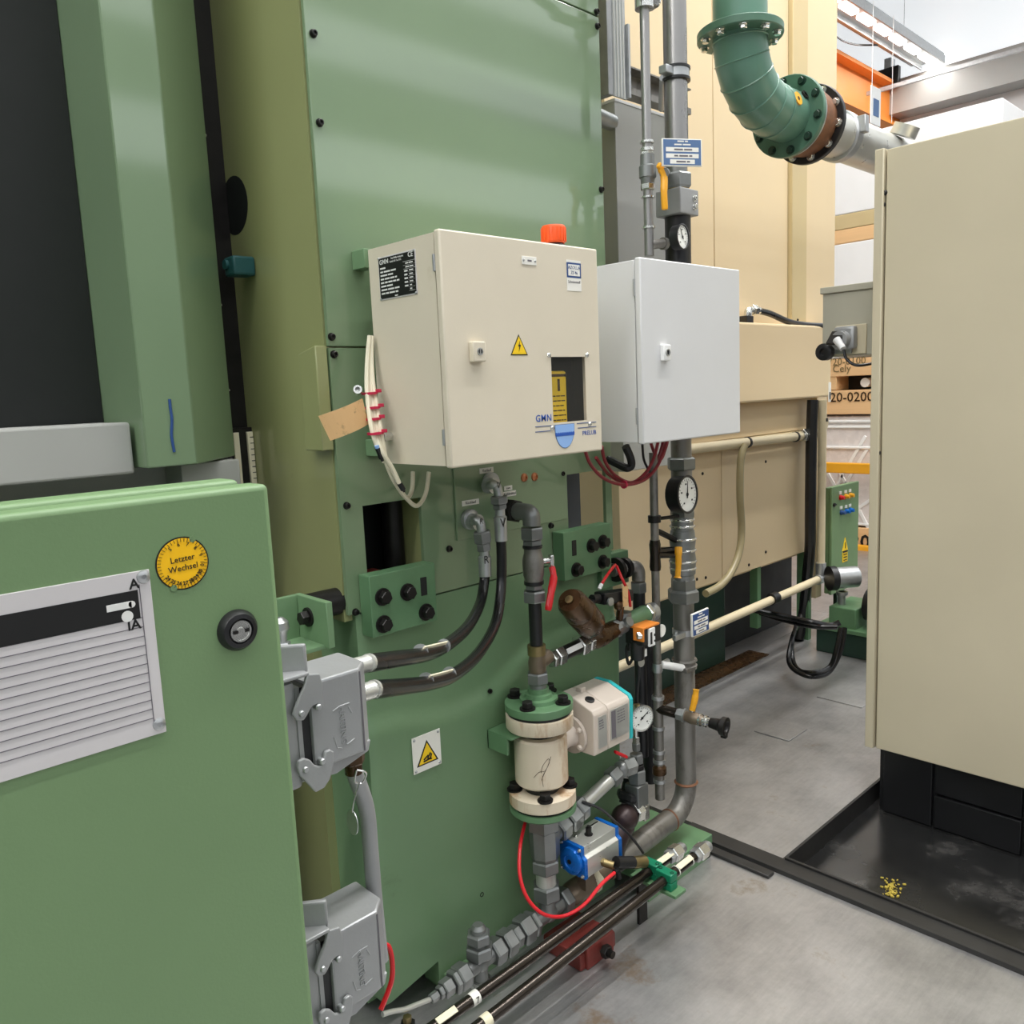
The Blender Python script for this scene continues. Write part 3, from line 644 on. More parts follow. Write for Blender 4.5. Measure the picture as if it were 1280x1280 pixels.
# side: cable port, linear guides, ruler, clamp block
c = at(291, 258, X=1.062)
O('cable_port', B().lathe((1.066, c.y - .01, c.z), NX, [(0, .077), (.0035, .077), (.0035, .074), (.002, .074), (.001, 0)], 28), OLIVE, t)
O('port_mouth', B().lathe((1.066, c.y - .01, c.z), NX, [(0, .0738), (.0045, .0738)], 28), DARK, t)
for k, y in enumerate((2.158, 2.186, 2.214)):
    O('guide_rail', B().box(1.0, 1.064, y, y + .022, 1.44, 4.6, .003), DPIPE if k == 1 else BLKM, t)
O('ruler', B().box(1.044, 1.060, 2.125, 2.134, 1.44, 1.588, .001), CLAB, t)
O('ruler', B().box(1.004, 1.020, 2.125, 2.134, 1.44, 1.588, .001), CLAB, t)
O('ruler_bar', B().box(1.0, 1.064, 2.134, 2.15, 1.44, 1.60), BLKM, t)
for k in range(8): O('ruler_mark', B().box(1.050, 1.060, 2.1242, 2.1254, 1.46 + .016 * k, 1.462 + .016 * k), INK, t)
c = at(284, 332, X=1.0)
O('clamp_block', B().box(1.0, 1.06, c.y - .035, c.y + .02, c.z - .026, c.z + .022, .006).cyl((.992, c.y + .0, c.z + .002), (1.002, c.y + .0, c.z + .002), .012), TEALD, t)
# shaft and angle bracket low on the column side
c = at(418, 752, X=1.055)
O('shaft_end', B().cyl((1.07, c.y, c.z), (.93, c.y - .0, c.z - .0), .034, n=20), BLKM, t)
c = at(392, 775, Y=1.66); c2 = at(345, 790, Y=1.55)
O('angle_bracket', B().box(c.x - .012, c.x + .004, 1.58, 1.72, c.z - .05, c.z + .055, .002).box(c.x - .22, c.x + .004, 1.60, 1.72, c.z - .055, c.z - .045, .002).box(c.x - .22, c.x - .012, 1.705, 1.72, c.z - .05, c.z + .055, .002), GCAST, t)
put('bolt', 'black hex bolt', hexbolt(.0165, .022), BLKM, t, (c.x - .012, 1.66, c.z + .01), NX)
c = at(362, 790, Y=1.58)
O('grease_fitting', B().hex((c.x, 1.62, c.z - .05), (c.x, 1.62, c.z - .03), .02).lathe((c.x, 1.62, c.z - .03), ZA, [(0, .012), (.02, .014), (.03, .02), (.045, .018), (.055, .008)], 14), GALV, t)
# stickers and labels on the base
a = at(533, 939, Y=1.6985)
ws = O('warning_sign', B().box(a.x - .047, a.x + .047, 1.6955, 1.6985, a.z - .05, a.z + .05, .001), WLAB, t, 'white warning plate with a yellow triangle showing a hand')
O('triangle', B().prism([(a.x - .036, 1.6948, a.z - .033), (a.x + .036, 1.6948, a.z - .033), (a.x, 1.6948, a.z + .033)], (0, .001, 0)), INK, ws)
O('triangle_face', B().prism([(a.x - .029, 1.6940, a.z - .029), (a.x + .029, 1.6940, a.z - .029), (a.x, 1.6940, a.z + .025)], (0, .001, 0)), SIGN, ws)
hd = B()
for (dx, dz, ln, an) in [(-.006, -.014, .018, .5), (.004, -.012, .018, .9), (.010, -.016, .016, 1.2), (-.002, -.022, .026, .1), (.006, -.021, .014, -.3)]:
    hd.obox((a.x + dx, 1.6934, a.z + dz), V((math.cos(an), 0, math.sin(an))), YA, V((-math.sin(an), 0, math.cos(an))), (ln, .001, .004))
O('hand_mark', hd, INK, ws)
for dx in (-.04, .04):
    for dz in (-.043, .043): put('rivet', 'tiny rivet', button(.004, .003), GALV, ws, (a.x + dx, 1.6955, a.z + dz))
def label(px, py, w_, h_, s_, Y=CY - .0065):
    a_ = at(px, py, Y=Y); l = O('label_strip', B().box(a_.x - w_ / 2, a_.x + w_ / 2, Y - .001, Y, a_.z - h_ / 2, a_.z + h_ / 2), WLAB, GM)
    text(s_, a_ - YA * .0014, XA, ZA, h_ * .75, INK, l, kind='stuff')
label(608, 588, .052, .015, 'Vorlauf'); label(588, 628, .062, .015, 'Rücklauf'); label(635, 610, .032, .013, 'zum'); label(637, 617, .05, .015, 'Kühlmittel')
for p in [(655, 597), (668, 596)]: put('copper_plug', 'copper plug', button(.013, .008), COPP, t, at(*p, Y=CY - .006))
# red levelling foot under the flange
a = at(735, 1214, Z=0)
t = T('levelling_foot', 'dark red cast levelling shoe under the base of green machine', 'machine foot', (a.x + .08, a.y + .1, 0))
O('shoe', B().box(a.x - .02, a.x + .14, a.y + .01, a.y + .16, 0, .05, .006).box(a.x, a.x + .12, a.y, a.y + .03, .0, .07, .005), FOOTR, t)
O('adjusting_screw', B().hex((a.x + .06, a.y - .03, .04), (a.x + .06, a.y - .01, .04), .02).cyl((a.x + .06, a.y - .045, .04), (a.x + .06, a.y - .02, .04), .011), BLKM, t)
# machine slide at the left
L0, L1, L2 = .69, at(247.5, 580, Y=1.9), .985
z0 = at(247.5, 580, Y=1.9).z; bx = L1.x
t = T('machine_slide', 'green sheet metal slide cover with chamfered edge and blue stroke', 'machine cover', (.85, 2.2, z0))
O('cover', B().prism([(L0, 1.9, z0), (bx, 1.9, z0), (bx + .176, 2.076, z0), (bx + .176, 2.6, z0), (L0, 2.6, z0)], (0, 0, 3.1), .004), GREEN, t)
a = [at(*p_, Y=1.8985) for p_ in [(212, 499), (213, 510), (215, 525), (214.5, 545), (218, 565)]]
O('ink_stroke', B().tube(a, .0032, 6, 4), BLUN, t, 'blue pen stroke')
for p in [(294, 487), (256, 170), (273, 382)]:
    q = at(*p, X=bx + .176); put('rivet', 'bright rivet', button(.007, .006), CHROM, t, (bx + .172, 2.08, q.z), V((1, -1, 0)))
O('machine_interior', B().box(-1.6, L0 - .002, 2.15, 2.8, 1.45, 4.7), DARK, label='dark machine interior behind the slide cover', cat='machine')  # solid near-black box, its colour stands in for the shaded void
a = at(175, 527, Y=1.95)
O('machine_table', B().box(bx, bx + .15, 2.0, 2.14, z0 - .08, z0 - .004, .004).box(-1.2, L0 - .01, 1.95, 2.14, z0 - .012, a.z, .006).box(-1.2, bx + .1, 2.1, 2.14, z0 - .10, z0 - .01), MGREY, label='light grey machine table block under the green slide cover', cat='machine table')
O('light_block', B().box(-1.2, .80, 1.96, 3.2, 0, 1.41, .01), GDARK, label='dark green machine bed under the table behind the control cabinet', cat='machine')  # unseen box added to block light from behind left
# ------------------------------------------------------------------ grey sheet metal duct box right of the column
t = T('sheet_metal_duct', 'plain grey sheet metal duct box beside the green column', 'duct', (2.62, 2.1, 1.9))
O('shell', B().box(2.44, 2.81, 1.95, 2.3, 1.35, 2.665, .003), MGREY, t)
O('lid', B().box(2.438, 2.812, 1.948, 2.302, 2.662, 2.672, .001), LGREY, t)
O('standoff', B().cyl((2.10, 1.92, at(760, 145, Y=1.93).z), (2.445, 1.97, at(760, 145, Y=1.93).z), .028), GALV, t)
# strut channels holding the pipes
t = T('strut_channel', 'galvanised perforated strut channel bolted to the green column top', 'bracket', (2.2, 1.8, 2.56))
za = at(767, 130, Y=1.8).z
O('upright', B().box(2.16, 2.185, 1.75, 1.86, za, 3.3, .002).box(2.185, 2.25, 1.75, 1.755, za, 3.3).box(2.185, 2.25, 1.855, 1.86, za, 3.3), GALV, t)
ns = B()
for k in range(6):
    z = za + .04 + k * .085; ns.box(2.1575, 2.162, 1.79, 1.82, z, z + (.05 if k % 2 else .02), .001)
O('slot', ns, DARK, t)
O('crossbar', B().box(2.25, 2.62, 1.80, 1.805, 2.62, 2.68).box(2.25, 2.62, 1.755, 1.80, 2.60, 2.62).box(2.25, 2.62, 1.755, 1.80, 2.68, 2.685), PIPE, t)
O('end_plate', B().box(2.252, 2.262, 1.74, 1.765, 2.58, 2.80), GALV, t)
rb_ = B()
for k in range(4): rb_.box(2.19 + k * .015, 2.196 + k * .015, 1.7475, 1.752, za, 3.3)
O('rib', rb_, ALUB, t, kind='stuff')
def words(b, p, xd, yd, width, h, seed=0):
    """print too small to read, as little word-shaped strips on the surface"""
    rnd = random.Random(seed); xd = V(xd); yd = V(yd); n = xd.cross(yd); x = 0
    while x < width - h:
        L = min(width - x, h * rnd.uniform(1.2, 4))
        b.obox(V(p) + xd * (x + L / 2), xd, yd, n, (L, h * .55, .0006)); x += L + h * .5
    return b
def cutbox(bm_builder, boxes):
    """door leaf with a real opening cut through it"""
    me = bpy.data.meshes.new('a'); bm_builder.b.to_mesh(me); bm_builder.b.free(); oa = bpy.data.objects.new('a', me); C.objects.link(oa)
    tmp = [(oa, me)]
    for bx_ in boxes:
        c = B().box(*bx_); mc = bpy.data.meshes.new('c'); c.b.to_mesh(mc); c.b.free(); ob = bpy.data.objects.new('c', mc); C.objects.link(ob); tmp.append((ob, mc))
        md = oa.modifiers.new('cut', 'BOOLEAN'); md.operation = 'DIFFERENCE'; md.object = ob; md.solver = 'EXACT'
    bpy.context.view_layer.update()
    r = bpy.data.meshes.new_from_object(oa.evaluated_get(bpy.context.evaluated_depsgraph_get()))
    for o_, m_ in tmp: bpy.data.objects.remove(o_); bpy.data.meshes.remove(m_)
    q = B(); q.b.from_mesh(r); bpy.data.meshes.remove(r)
    return q
# ================================================================== lubrication cabinet (beige)
BY = 1.40; x0, x1, z0, z1 = 1.154, 1.666, 1.503, 2.010
t = T('lubrication_cabinet', 'beige wall cabinet with small window, blue lettering and orange cap', 'cabinet', (1.41, 1.54, z0))
LC = t
O('body', B().box(x0 + .004, x0 + .008, BY + .024, 1.668, z0 + .004, z1 - .004).box(x1 - .008, x1 - .004, BY + .024, 1.668, z0 + .004, z1 - .004)
  .box(x0 + .0045, x1 - .0045, BY + .0245, 1.6675, z0 + .0045, z0 + .008).box(x0 + .0045, x1 - .0045, BY + .0245, 1.6675, z1 - .008, z1 - .0045)
  .box(x0 + .0045, x1 - .0045, 1.662, 1.6676, z0 + .0046, z1 - .0046).box(x0 + .006, x0 + .02, BY + .024, BY + .027, z0 + .01, z1 - .01), BEIGE, t)
wa, wb = at(690.5, 447, Y=BY), at(731, 528, Y=BY)
wx0, wx1, wz1, wz0 = at(689.5, 470, Y=BY).x, at(732, 470, Y=BY).x, at(712, 446, Y=BY).z, at(712, 527, Y=BY).z
O('door', cutbox(B().box(x0, x1, BY, BY + .020, z0, z1, .0045, 3), [(wx0, wx1, BY - .05, BY + .1, wz0, wz1), (wx0 - .03, wx1 + .012, BY + .0025, BY + .1, wz0 - .02, wz1 + .02)]), BEIGE, t)
O('shade_boards', B().box(x0 + .02, x1 - .012, 1.485, 1.495, z0 + .02, z1 - .02).box(x1 - .016, x1 - .011, 1.428, 1.49, z0 + .02, z1 - .02).box(wx0 - .06, wx0 - .055, 1.428, 1.49, z0 + .02, z1 - .02), SHADE, t)  # boards added to darken the inside, shade put into their colour
O('window_pane', B().box(wx0 - .012, wx1 + .010, BY + .003, BY + .0055, wz0 - .012, wz1 + .012), GLASS, t)
for p in [(686, 444), (733.5, 444), (690, 535), (737, 530)]:
    put('window_screw', 'window screw', button(.0065, .005), CHROM, t, at(*p, Y=BY))
O('hinge', B().cyl((x0 + .001, BY + .022, z1 - .085), (x0 + .001, BY + .022, z1 - .05), .004), GALV, t)
O('hinge', B().cyl((x0 + .001, BY + .022, z0 + .05), (x0 + .001, BY + .022, z0 + .085), .004), GALV, t)
c = at(594, 440, Y=BY)
lk = O('latch', B().box(c.x - .019, c.x + .019, BY - .016, BY, c.z - .022, c.z + .022, .003), BEIGE, t)
O('lock_insert', B().lathe((c.x, BY - .015, c.z), NY, [(0, .0085), (.003, .0085), (.003, .006), (.001, .006)], 18).box(c.x - .0015, c.x + .0015, BY - .018, BY - .0155, c.z - .006, c.z + .006), GALV, lk)
O('lock_bar', B().lathe((c.x, BY - .0158, c.z), NY, [(0, .0055), (.0012, .0055)], 14), BLACK, lk)
c = at(692, 296, Y=1.47)
O('filler_cap', B().lathe((c.x, 1.47, z1 + .016), ZA, [(0, .027), (.004, .030), (.038, .031), (.043, .028)], 24), ORAN, t, 'orange ribbed filler cap')
rb = B()
for k in range(18):
    a_ = 2 * PI * k / 18; rb.obox((c.x + .030 * math.cos(a_), 1.47 + .030 * math.sin(a_), z1 + .037), V((math.cos(a_), math.sin(a_), 0)), V((-math.sin(a_), math.cos(a_), 0)), ZA, (.004, .005, .034), .001)
O('cap_ribs', rb, ORAN, t)
O('cap_collar', B().lathe((c.x, 1.47, z1 - .004), ZA, [(0, .03), (.008, .032), (.014, .03), (.02, .024)], 20), BLACK, t)
# marks on the door
c = at(661, 326, Y=BY)
O('small_plate', B().box(c.x - .024, c.x + .024, BY - .002, BY, c.z - .0095, c.z + .0095, .0008), WLAB, t)
O('plate_print', words(B(), (c.x - .006, BY - .0022, c.z), XA, ZA, .014, .007, 3), GINK, t)
for dx in (-.019, .019): put('rivet', 'plate rivet', button(.003, .002), GALV, t, (c.x + dx, BY - .002, c.z))
c = at(717, 338, Y=BY); d = at(717, 356, Y=BY)
O('oil_sticker', B().box(c.x - .026, c.x + .026, BY - .0008, BY, d.z - .015, c.z + .024), WLAB, t, 'white oil sticker with a blue frame')
O('sticker_frame', B().box(c.x - .026, c.x + .026, BY - .0012, BY - .0006, c.z - .018, c.z + .018), BLUN, t)
O('sticker_field', B().box(c.x - .021, c.x + .021, BY - .0016, BY - .001, c.z - .0135, c.z + .0135), WLAB, t)
text('AZOLLA', (c.x, BY - .0018, c.z + .006), XA, ZA, .0115, BLUN, t, kind='stuff')
text('ZS 46', (c.x, BY - .0018, c.z - .006), XA, ZA, .0105, BLUN, t, kind='stuff')
text('Schmierstoff', (c.x, BY - .0012, c.z - .028), XA, ZA, .0088, GINK, t, kind='stuff')
c = at(648.5, 431, Y=BY)
O('warning_triangle', B().prism([(c.x - .028, BY - .0008, c.z - .024), (c.x + .028, BY - .0008, c.z - .024), (c.x, BY - .0008, c.z + .024)], (0, .001, 0)), INK, t)
O('triangle_face', B().prism([(c.x - .0235, BY - .0013, c.z - .0213), (c.x + .0235, BY - .0013, c.z - .0213), (c.x, BY - .0013, c.z + .019)], (0, .0008, 0)), SIGN, t, 'yellow electrical warning triangle with a black flash')
O('flash_mark', B().prism([(c.x + .004, BY - .0017, c.z + .011), (c.x - .004, BY - .0017, c.z - .004), (c.x + .0005, BY - .0017, c.z - .0035), (c.x - .002, BY - .0017, c.z - .016), (c.x + .0055, BY - .0017, c.z + .0), (c.x + .001, BY - .0017, c.z + .0005)], (0, .0008, 0)), INK, t)
c = at(679.5, 523, Y=BY)
text('GMN', (c.x, BY - .0006, c.z), XA, ZA, .0235, INKB, t, bold=.008, label='blue GMN logo', space=1.1)
c = at(736.5, 541, Y=BY)
text('PRELUB', (c.x, BY - .0006, c.z), XA, ZA, .0158, INKB, t, label='blue PRELUB lettering')
ln = B()
for (a_, b_) in [((669, 533.5), (689, 532)), ((669, 540), (688, 538.5)), ((721, 529.3), (745, 527)), ((722, 535), (745, 532.5))]:
    p, q = at(*a_, Y=BY), at(*b_, Y=BY); ln.box(p.x, q.x, BY - .0008, BY, p.z - .0012, p.z + .0006)
O('printed_lines', ln, BLUN, t)
cx, ct = at(706, 545, Y=BY).x, at(706, 530, Y=BY).z
def bowl(w_, top, h_, n=14): return [(cx - w_, BY - .0008, top)] + [(cx - w_ * math.cos(PI * k / n), BY - .0008, top - .01 - (h_ - .01) * math.sin(PI * k / n)) for k in range(n + 1)] + [(cx + w_, BY - .0008, top)]
O('bowl_outline', B().prism(bowl(.036, ct, .060), (0, .0006, 0)), BLUN, t)
O('bowl_mark', B().prism([(x, y - .0005, z) for x, y, z in bowl(.0345, ct - .001, .0575)], (0, .0006, 0)), WATER, t)
wv = B().box(cx - .034, cx + .034, BY - .0018, BY - .0012, ct - .029, ct - .024)
for k in range(9): wv.ball((cx - .031 + .0078 * k, BY - .0013, ct - .0235), .0042, (1, .1, 1), 8)
O('wave_line', wv, INKB, t)
# name plate on the cabinet's side (face -X)
P = [at(*p_, X=x0 + .004) for p_ in [(472.5, 322.5), (519.5, 311), (522.5, 366.5), (476.5, 377)]]
ya, yb = (P[0].y + P[3].y) / 2, (P[1].y + P[2].y) / 2; za, zb = (P[0].z + P[1].z) / 2, (P[2].z + P[3].z) / 2
NPX = x0 + .004
npl = O('name_plate', B().box(NPX - .0015, NPX, yb, ya, zb, za, .0006), PLATE, t, 'black name plate with bright border')
O('plate_field', B().box(NPX - .0022, NPX - .001, yb + .003, ya - .003, zb + .003, za - .003), INK, npl)
wd, hh = ya - yb, za - zb
def q_(u, v): return V((NPX - .0024, ya - u * wd, za - v * hh))
text('GMN', q_(.17, .13), NY, ZA, .0145, WINK, npl, bold=.012, kind='stuff', space=1.1)
text('Paul Müller Industrie', q_(.53, .085), NY, ZA, .0062, WINK, npl, kind='stuff', wid=.9)
text('GmbH & Co. KG', q_(.48, .155), NY, ZA, .0062, WINK, npl, kind='stuff')
text('CE', q_(.88, .1), NY, ZA, .0155, WINK, npl, bold=.01, kind='stuff')
wl = B()
for k, L in enumerate((.14, .42, .34, .44, .52, .32, .56, .46)):
    words(wl, q_(.06, .27 + .083 * k), NY, ZA, L * wd, .0066, k)
for k in range(5): words(wl, q_(.70, .44 + .083 * k), NY, ZA, .012, .0066, 20 + k)
words(wl, q_(.42, .94), NY, ZA, .014, .0045, 40)
for k in range(8):
    c_ = q_(.86 if k > 1 else .8, .27 + .083 * k); L = (.1 if k > 1 else .2) * wd
    wl.box(NPX - .0028, NPX - .002, c_.y - L, c_.y + L * .6, c_.z + .0038, c_.z + .0043).box(NPX - .0028, NPX - .002, c_.y - L, c_.y + L * .6, c_.z - .0043, c_.z - .0038)
    words(wl, c_ + V((0, L * .3, 0)), NY, ZA, L, .005, 60 + k)
O('plate_print', wl, WINK, npl)
for u in (.03, .97):
    for v in (.03, .97): put('rivet', 'plate rivet', button(.003, .002), GALV, npl, q_(u, v), NX)
# wall brackets, fittings at the back of the cabinet
for (p, dz) in [((449, 324), .022), ((466, 560), .02)]:
    c = at(*p, Y=1.69)
    O('wall_bracket', B().box(c.x - .001, 1.18, 1.668, 1.72, c.z - dz, c.z + dz, .002), GCAST, t)
c = at(487, 546, X=x0)
O('gland', B().hex((x0 + .006, c.y, c.z), (x0 - .02, c.y, c.z), .011).hex((x0 - .03, c.y, c.z), (x0 - .02, c.y, c.z), .009), CHROM, t)
# yellow lubricant bottle behind the pane
a = at(700, 464, Y=1.455); b = at(700, 527, Y=1.455); xl, xr = at(690, 490, Y=1.43).x - .006, at(709, 490, Y=1.43).x
t = T('lubricant_bottle', 'yellow lubricant bottle standing behind the window of the beige cabinet', 'bottle', ((xl + xr) / 2, 1.455, b.z - .03))
O('flask', B().box(xl, xr, 1.43, 1.48, b.z - .03, a.z, .006), SIGN, t)
O('neck_band', B().box(xl - .0006, xr + .0006, 1.4294, 1.4806, a.z - .016, a.z - .006, .003), BRONZ, t)
xc = (xl + xr) / 2
O('emblem', B().box(xc - .004, xc + .004, 1.4292, 1.4302, a.z - .05, a.z - .02), BRONZ, t)
pr = B()
for k in range(9): words(pr, (xl + .008, 1.4296, a.z - .062 - .012 * k), XA, ZA, xr - xl - .016, .005, 80 + k)
O('bottle_print', pr, BRONZ, t)

# ================================================================== grey cabinet
t = T('grey_cabinet', 'plain light grey wall cabinet with small square lock', 'cabinet', (2.09, 1.5, z0))
gx0, gx1, gz0, gz1 = 1.841, 2.341, 1.505, 2.005
O('body', B().box(gx0 + .004, gx1 - .004, BY + .024, 1.558, gz0 + .004, gz1 - .004, .002), LGREY, t)
O('door', B().box(gx0, gx1, BY, BY + .020, gz0, gz1, .0045, 3), LGREY, t)
c = at(829.5, 441, Y=BY)
lk = O('latch', B().box(c.x - .017, c.x + .017, BY - .014, BY, c.z - .022, c.z + .022, .003), WHITE, t)
O('lock_insert', B().lathe((c.x, BY - .0138, c.z), NY, [(0, .010), (.003, .010), (.003, .007), (.001, .007), (.001, 0)], 18), GALV, lk)
O('lock_bar', B().box(c.x - .002, c.x + .002, BY - .017, BY - .014, c.z - .006, c.z + .006), BLACK, lk)
O('hinge', B().cyl((gx0 + .001, BY + .022, gz1 - .1), (gx0 + .001, BY + .022, gz1 - .055), .004), GALV, t)
O('hinge', B().cyl((gx0 + .001, BY + .022, gz0 + .055), (gx0 + .001, BY + .022, gz0 + .1), .004), GALV, t)
O('backing_strut', B().box(1.95, 2.0, 1.555, 1.66, 1.55, 1.59).box(1.95, 2.0, 1.66, 1.72, 1.55, 1.59), GALV, t)

# ================================================================== control cabinet in front at left
KY = .75; kx, kz = .386, 1.583
t = T('control_cabinet', 'green control cabinet with round black lock and data plate', 'cabinet', (-.2, .8, 0))
KC = t
O('door', B().box(-.62, kx, KY, KY + .035, .02, kz, .006, 3), GCAB, t)
O('top_ridge', B().box(-.62, kx - .012, KY + .037, KY + .075, 1.2, kz + .004, .006, 3), GCAB, t)
O('body', B().box(-.62, kx + .005, KY + .04, KY + .85, 0, 1.36, .004), GCAB, t)  # rear depth added out of view to block light from the left
c = at(296, 787, Y=KY)
lk = O('lock', B().lathe((c.x, KY + .002, c.z), NY, [(0, .020), (.005, .020), (.011, .0165), (.012, .0125), (.008, .011), (.008, 0)], 32), BLACK, t, 'round black rubber rimmed lock')
O('lock_core', B().lathe((c.x, KY - .006, c.z), NY, [(0, .0105), (.0035, .0105), (.0035, .0088), (.002, .0085), (.002, .004), (.0045, .0032)], 24), CHROM, lk)
O('key_bar', B().box(c.x - .0075, c.x + .0075, KY - .0098, KY - .0078, c.z - .0016, c.z + .0016), BLKM, lk)
c = at(228, 704, Y=KY)
st = O('round_sticker', B().lathe((c.x, KY, c.z), NY, [(0, .0245), (.0006, .0245)], 40), INK, t, 'round yellow service sticker reading Letzter Wechsel')
O('sticker_face', B().lathe((c.x, KY - .0004, c.z), NY, [(0, .0232), (.0006, .0232)], 40), YLAB, st)
ex = V((math.cos(.05), 0, math.sin(.05))); ez = V((-math.sin(.05), 0, math.cos(.05))); yy = KY - .0013
text('Letzter', V((c.x, yy, c.z + .0042)), ex, ez, .0078, INK, st, kind='stuff')
text('Wechsel', V((c.x, yy, c.z - .0042)), ex, ez, .0078, INK, st, kind='stuff')
rg = B()
for k in range(44):
    a_ = 2 * PI * k / 44; d_ = V((math.cos(a_), 0, math.sin(a_))); rg.obox(V((c.x, yy, c.z)) + d_ * .0215, d_, YA, d_.cross(YA), (.0032, .0005, .0003))
O('dial_marks', rg, INK, st)
for k, s_ in enumerate(['5', '6', '7', '8', '9', '10', '11', '12']):
    a_ = math.radians(125 - k * 27); d_ = V((math.cos(a_), 0, math.sin(a_))); up = d_; text(s_, V((c.x, yy, c.z)) + d_ * .0178, up.cross(YA) * -1 if False else V((d_.z, 0, -d_.x)), up, .0052, INK, st, kind='stuff')
for k, s_ in enumerate(['24', '25', '26', '27', '28', '29', '30']):
    a_ = math.radians(218 + k * 18); d_ = V((math.cos(a_), 0, math.sin(a_))); text(s_, V((c.x, yy, c.z)) + d_ * .0185, V((-d_.z, 0, d_.x)), -d_, .0048, INK, st, bold=.02, kind='stuff')
for a_ in (62, 244):
    d_ = V((math.cos(math.radians(a_)), 0, math.sin(math.radians(a_)))); O('notch', B().lathe(V((c.x, KY - .0006, c.z)) + d_ * .0235, NY, [(0, .003), (.0007, .003)], 12), GCAB, st)
# data plate, mostly outside at the left
P = [at(*p_, Y=KY) for p_ in [(186, 711), (207, 914)]]
px1, pz1, pz0 = (P[0].x + P[1].x) / 2, P[0].z, P[1].z
dp = O('data_plate', B().box(-.08, px1, KY - .0018, KY, pz0, pz1, .0006), PLATE, t, 'silver data plate with ruled lines')
fr = B().box(px1 - .0105, px1 - .0098, KY - .0024, KY - .0016, pz0 + .012, pz1 - .012)
for k in range(13):
    z = at(178, 771, Y=KY).z - .0085 * k
    if z > pz0 + .008: fr.box(-.07, px1 - .0105, KY - .0024, KY - .0016, z - .0003, z + .0003)
O('ruled_lines', fr, GINK, dp)
c = at(166.5, 730, Y=KY); text('A', (c.x, KY - .0022, c.z), XA, ZA, .0125, INK, dp, bold=.02)
c = at(166.5, 781, Y=KY); text('IA', (c.x, KY - .0022, c.z), XA, ZA, .0125, INK, dp, bold=.02)
a, b = at(170, 737, Y=KY), at(170, 773, Y=KY)
O('emblem_block', B().box(.10, a.x + .0005, KY - .0024, KY - .0016, b.z, a.z), INK, dp)
e1, e2 = at(162, 755, Y=KY), at(158, 770, Y=KY)
O('emblem_shape', B().cyl((e1.x - .02, KY - .0026, e1.z), (e1.x - .0, KY - .0026, e1.z), .0001).box(e1.x - .02, e1.x + .001, KY - .0028, KY - .0022, e1.z - .003, e1.z + .003, .0002).lathe((e1.x + .001, KY - .0022, e1.z), NY, [(0, .003), (.0006, .003)], 14).lathe((e2.x, KY - .0022, e2.z), NY, [(0, .005), (.0006, .005)], 16), WINK, dp)
for p in [(179, 721), (199, 905)]: put('dome_screw', 'dome screw', button(.006, .003), GALV, dp, at(*p, Y=KY - .0018))

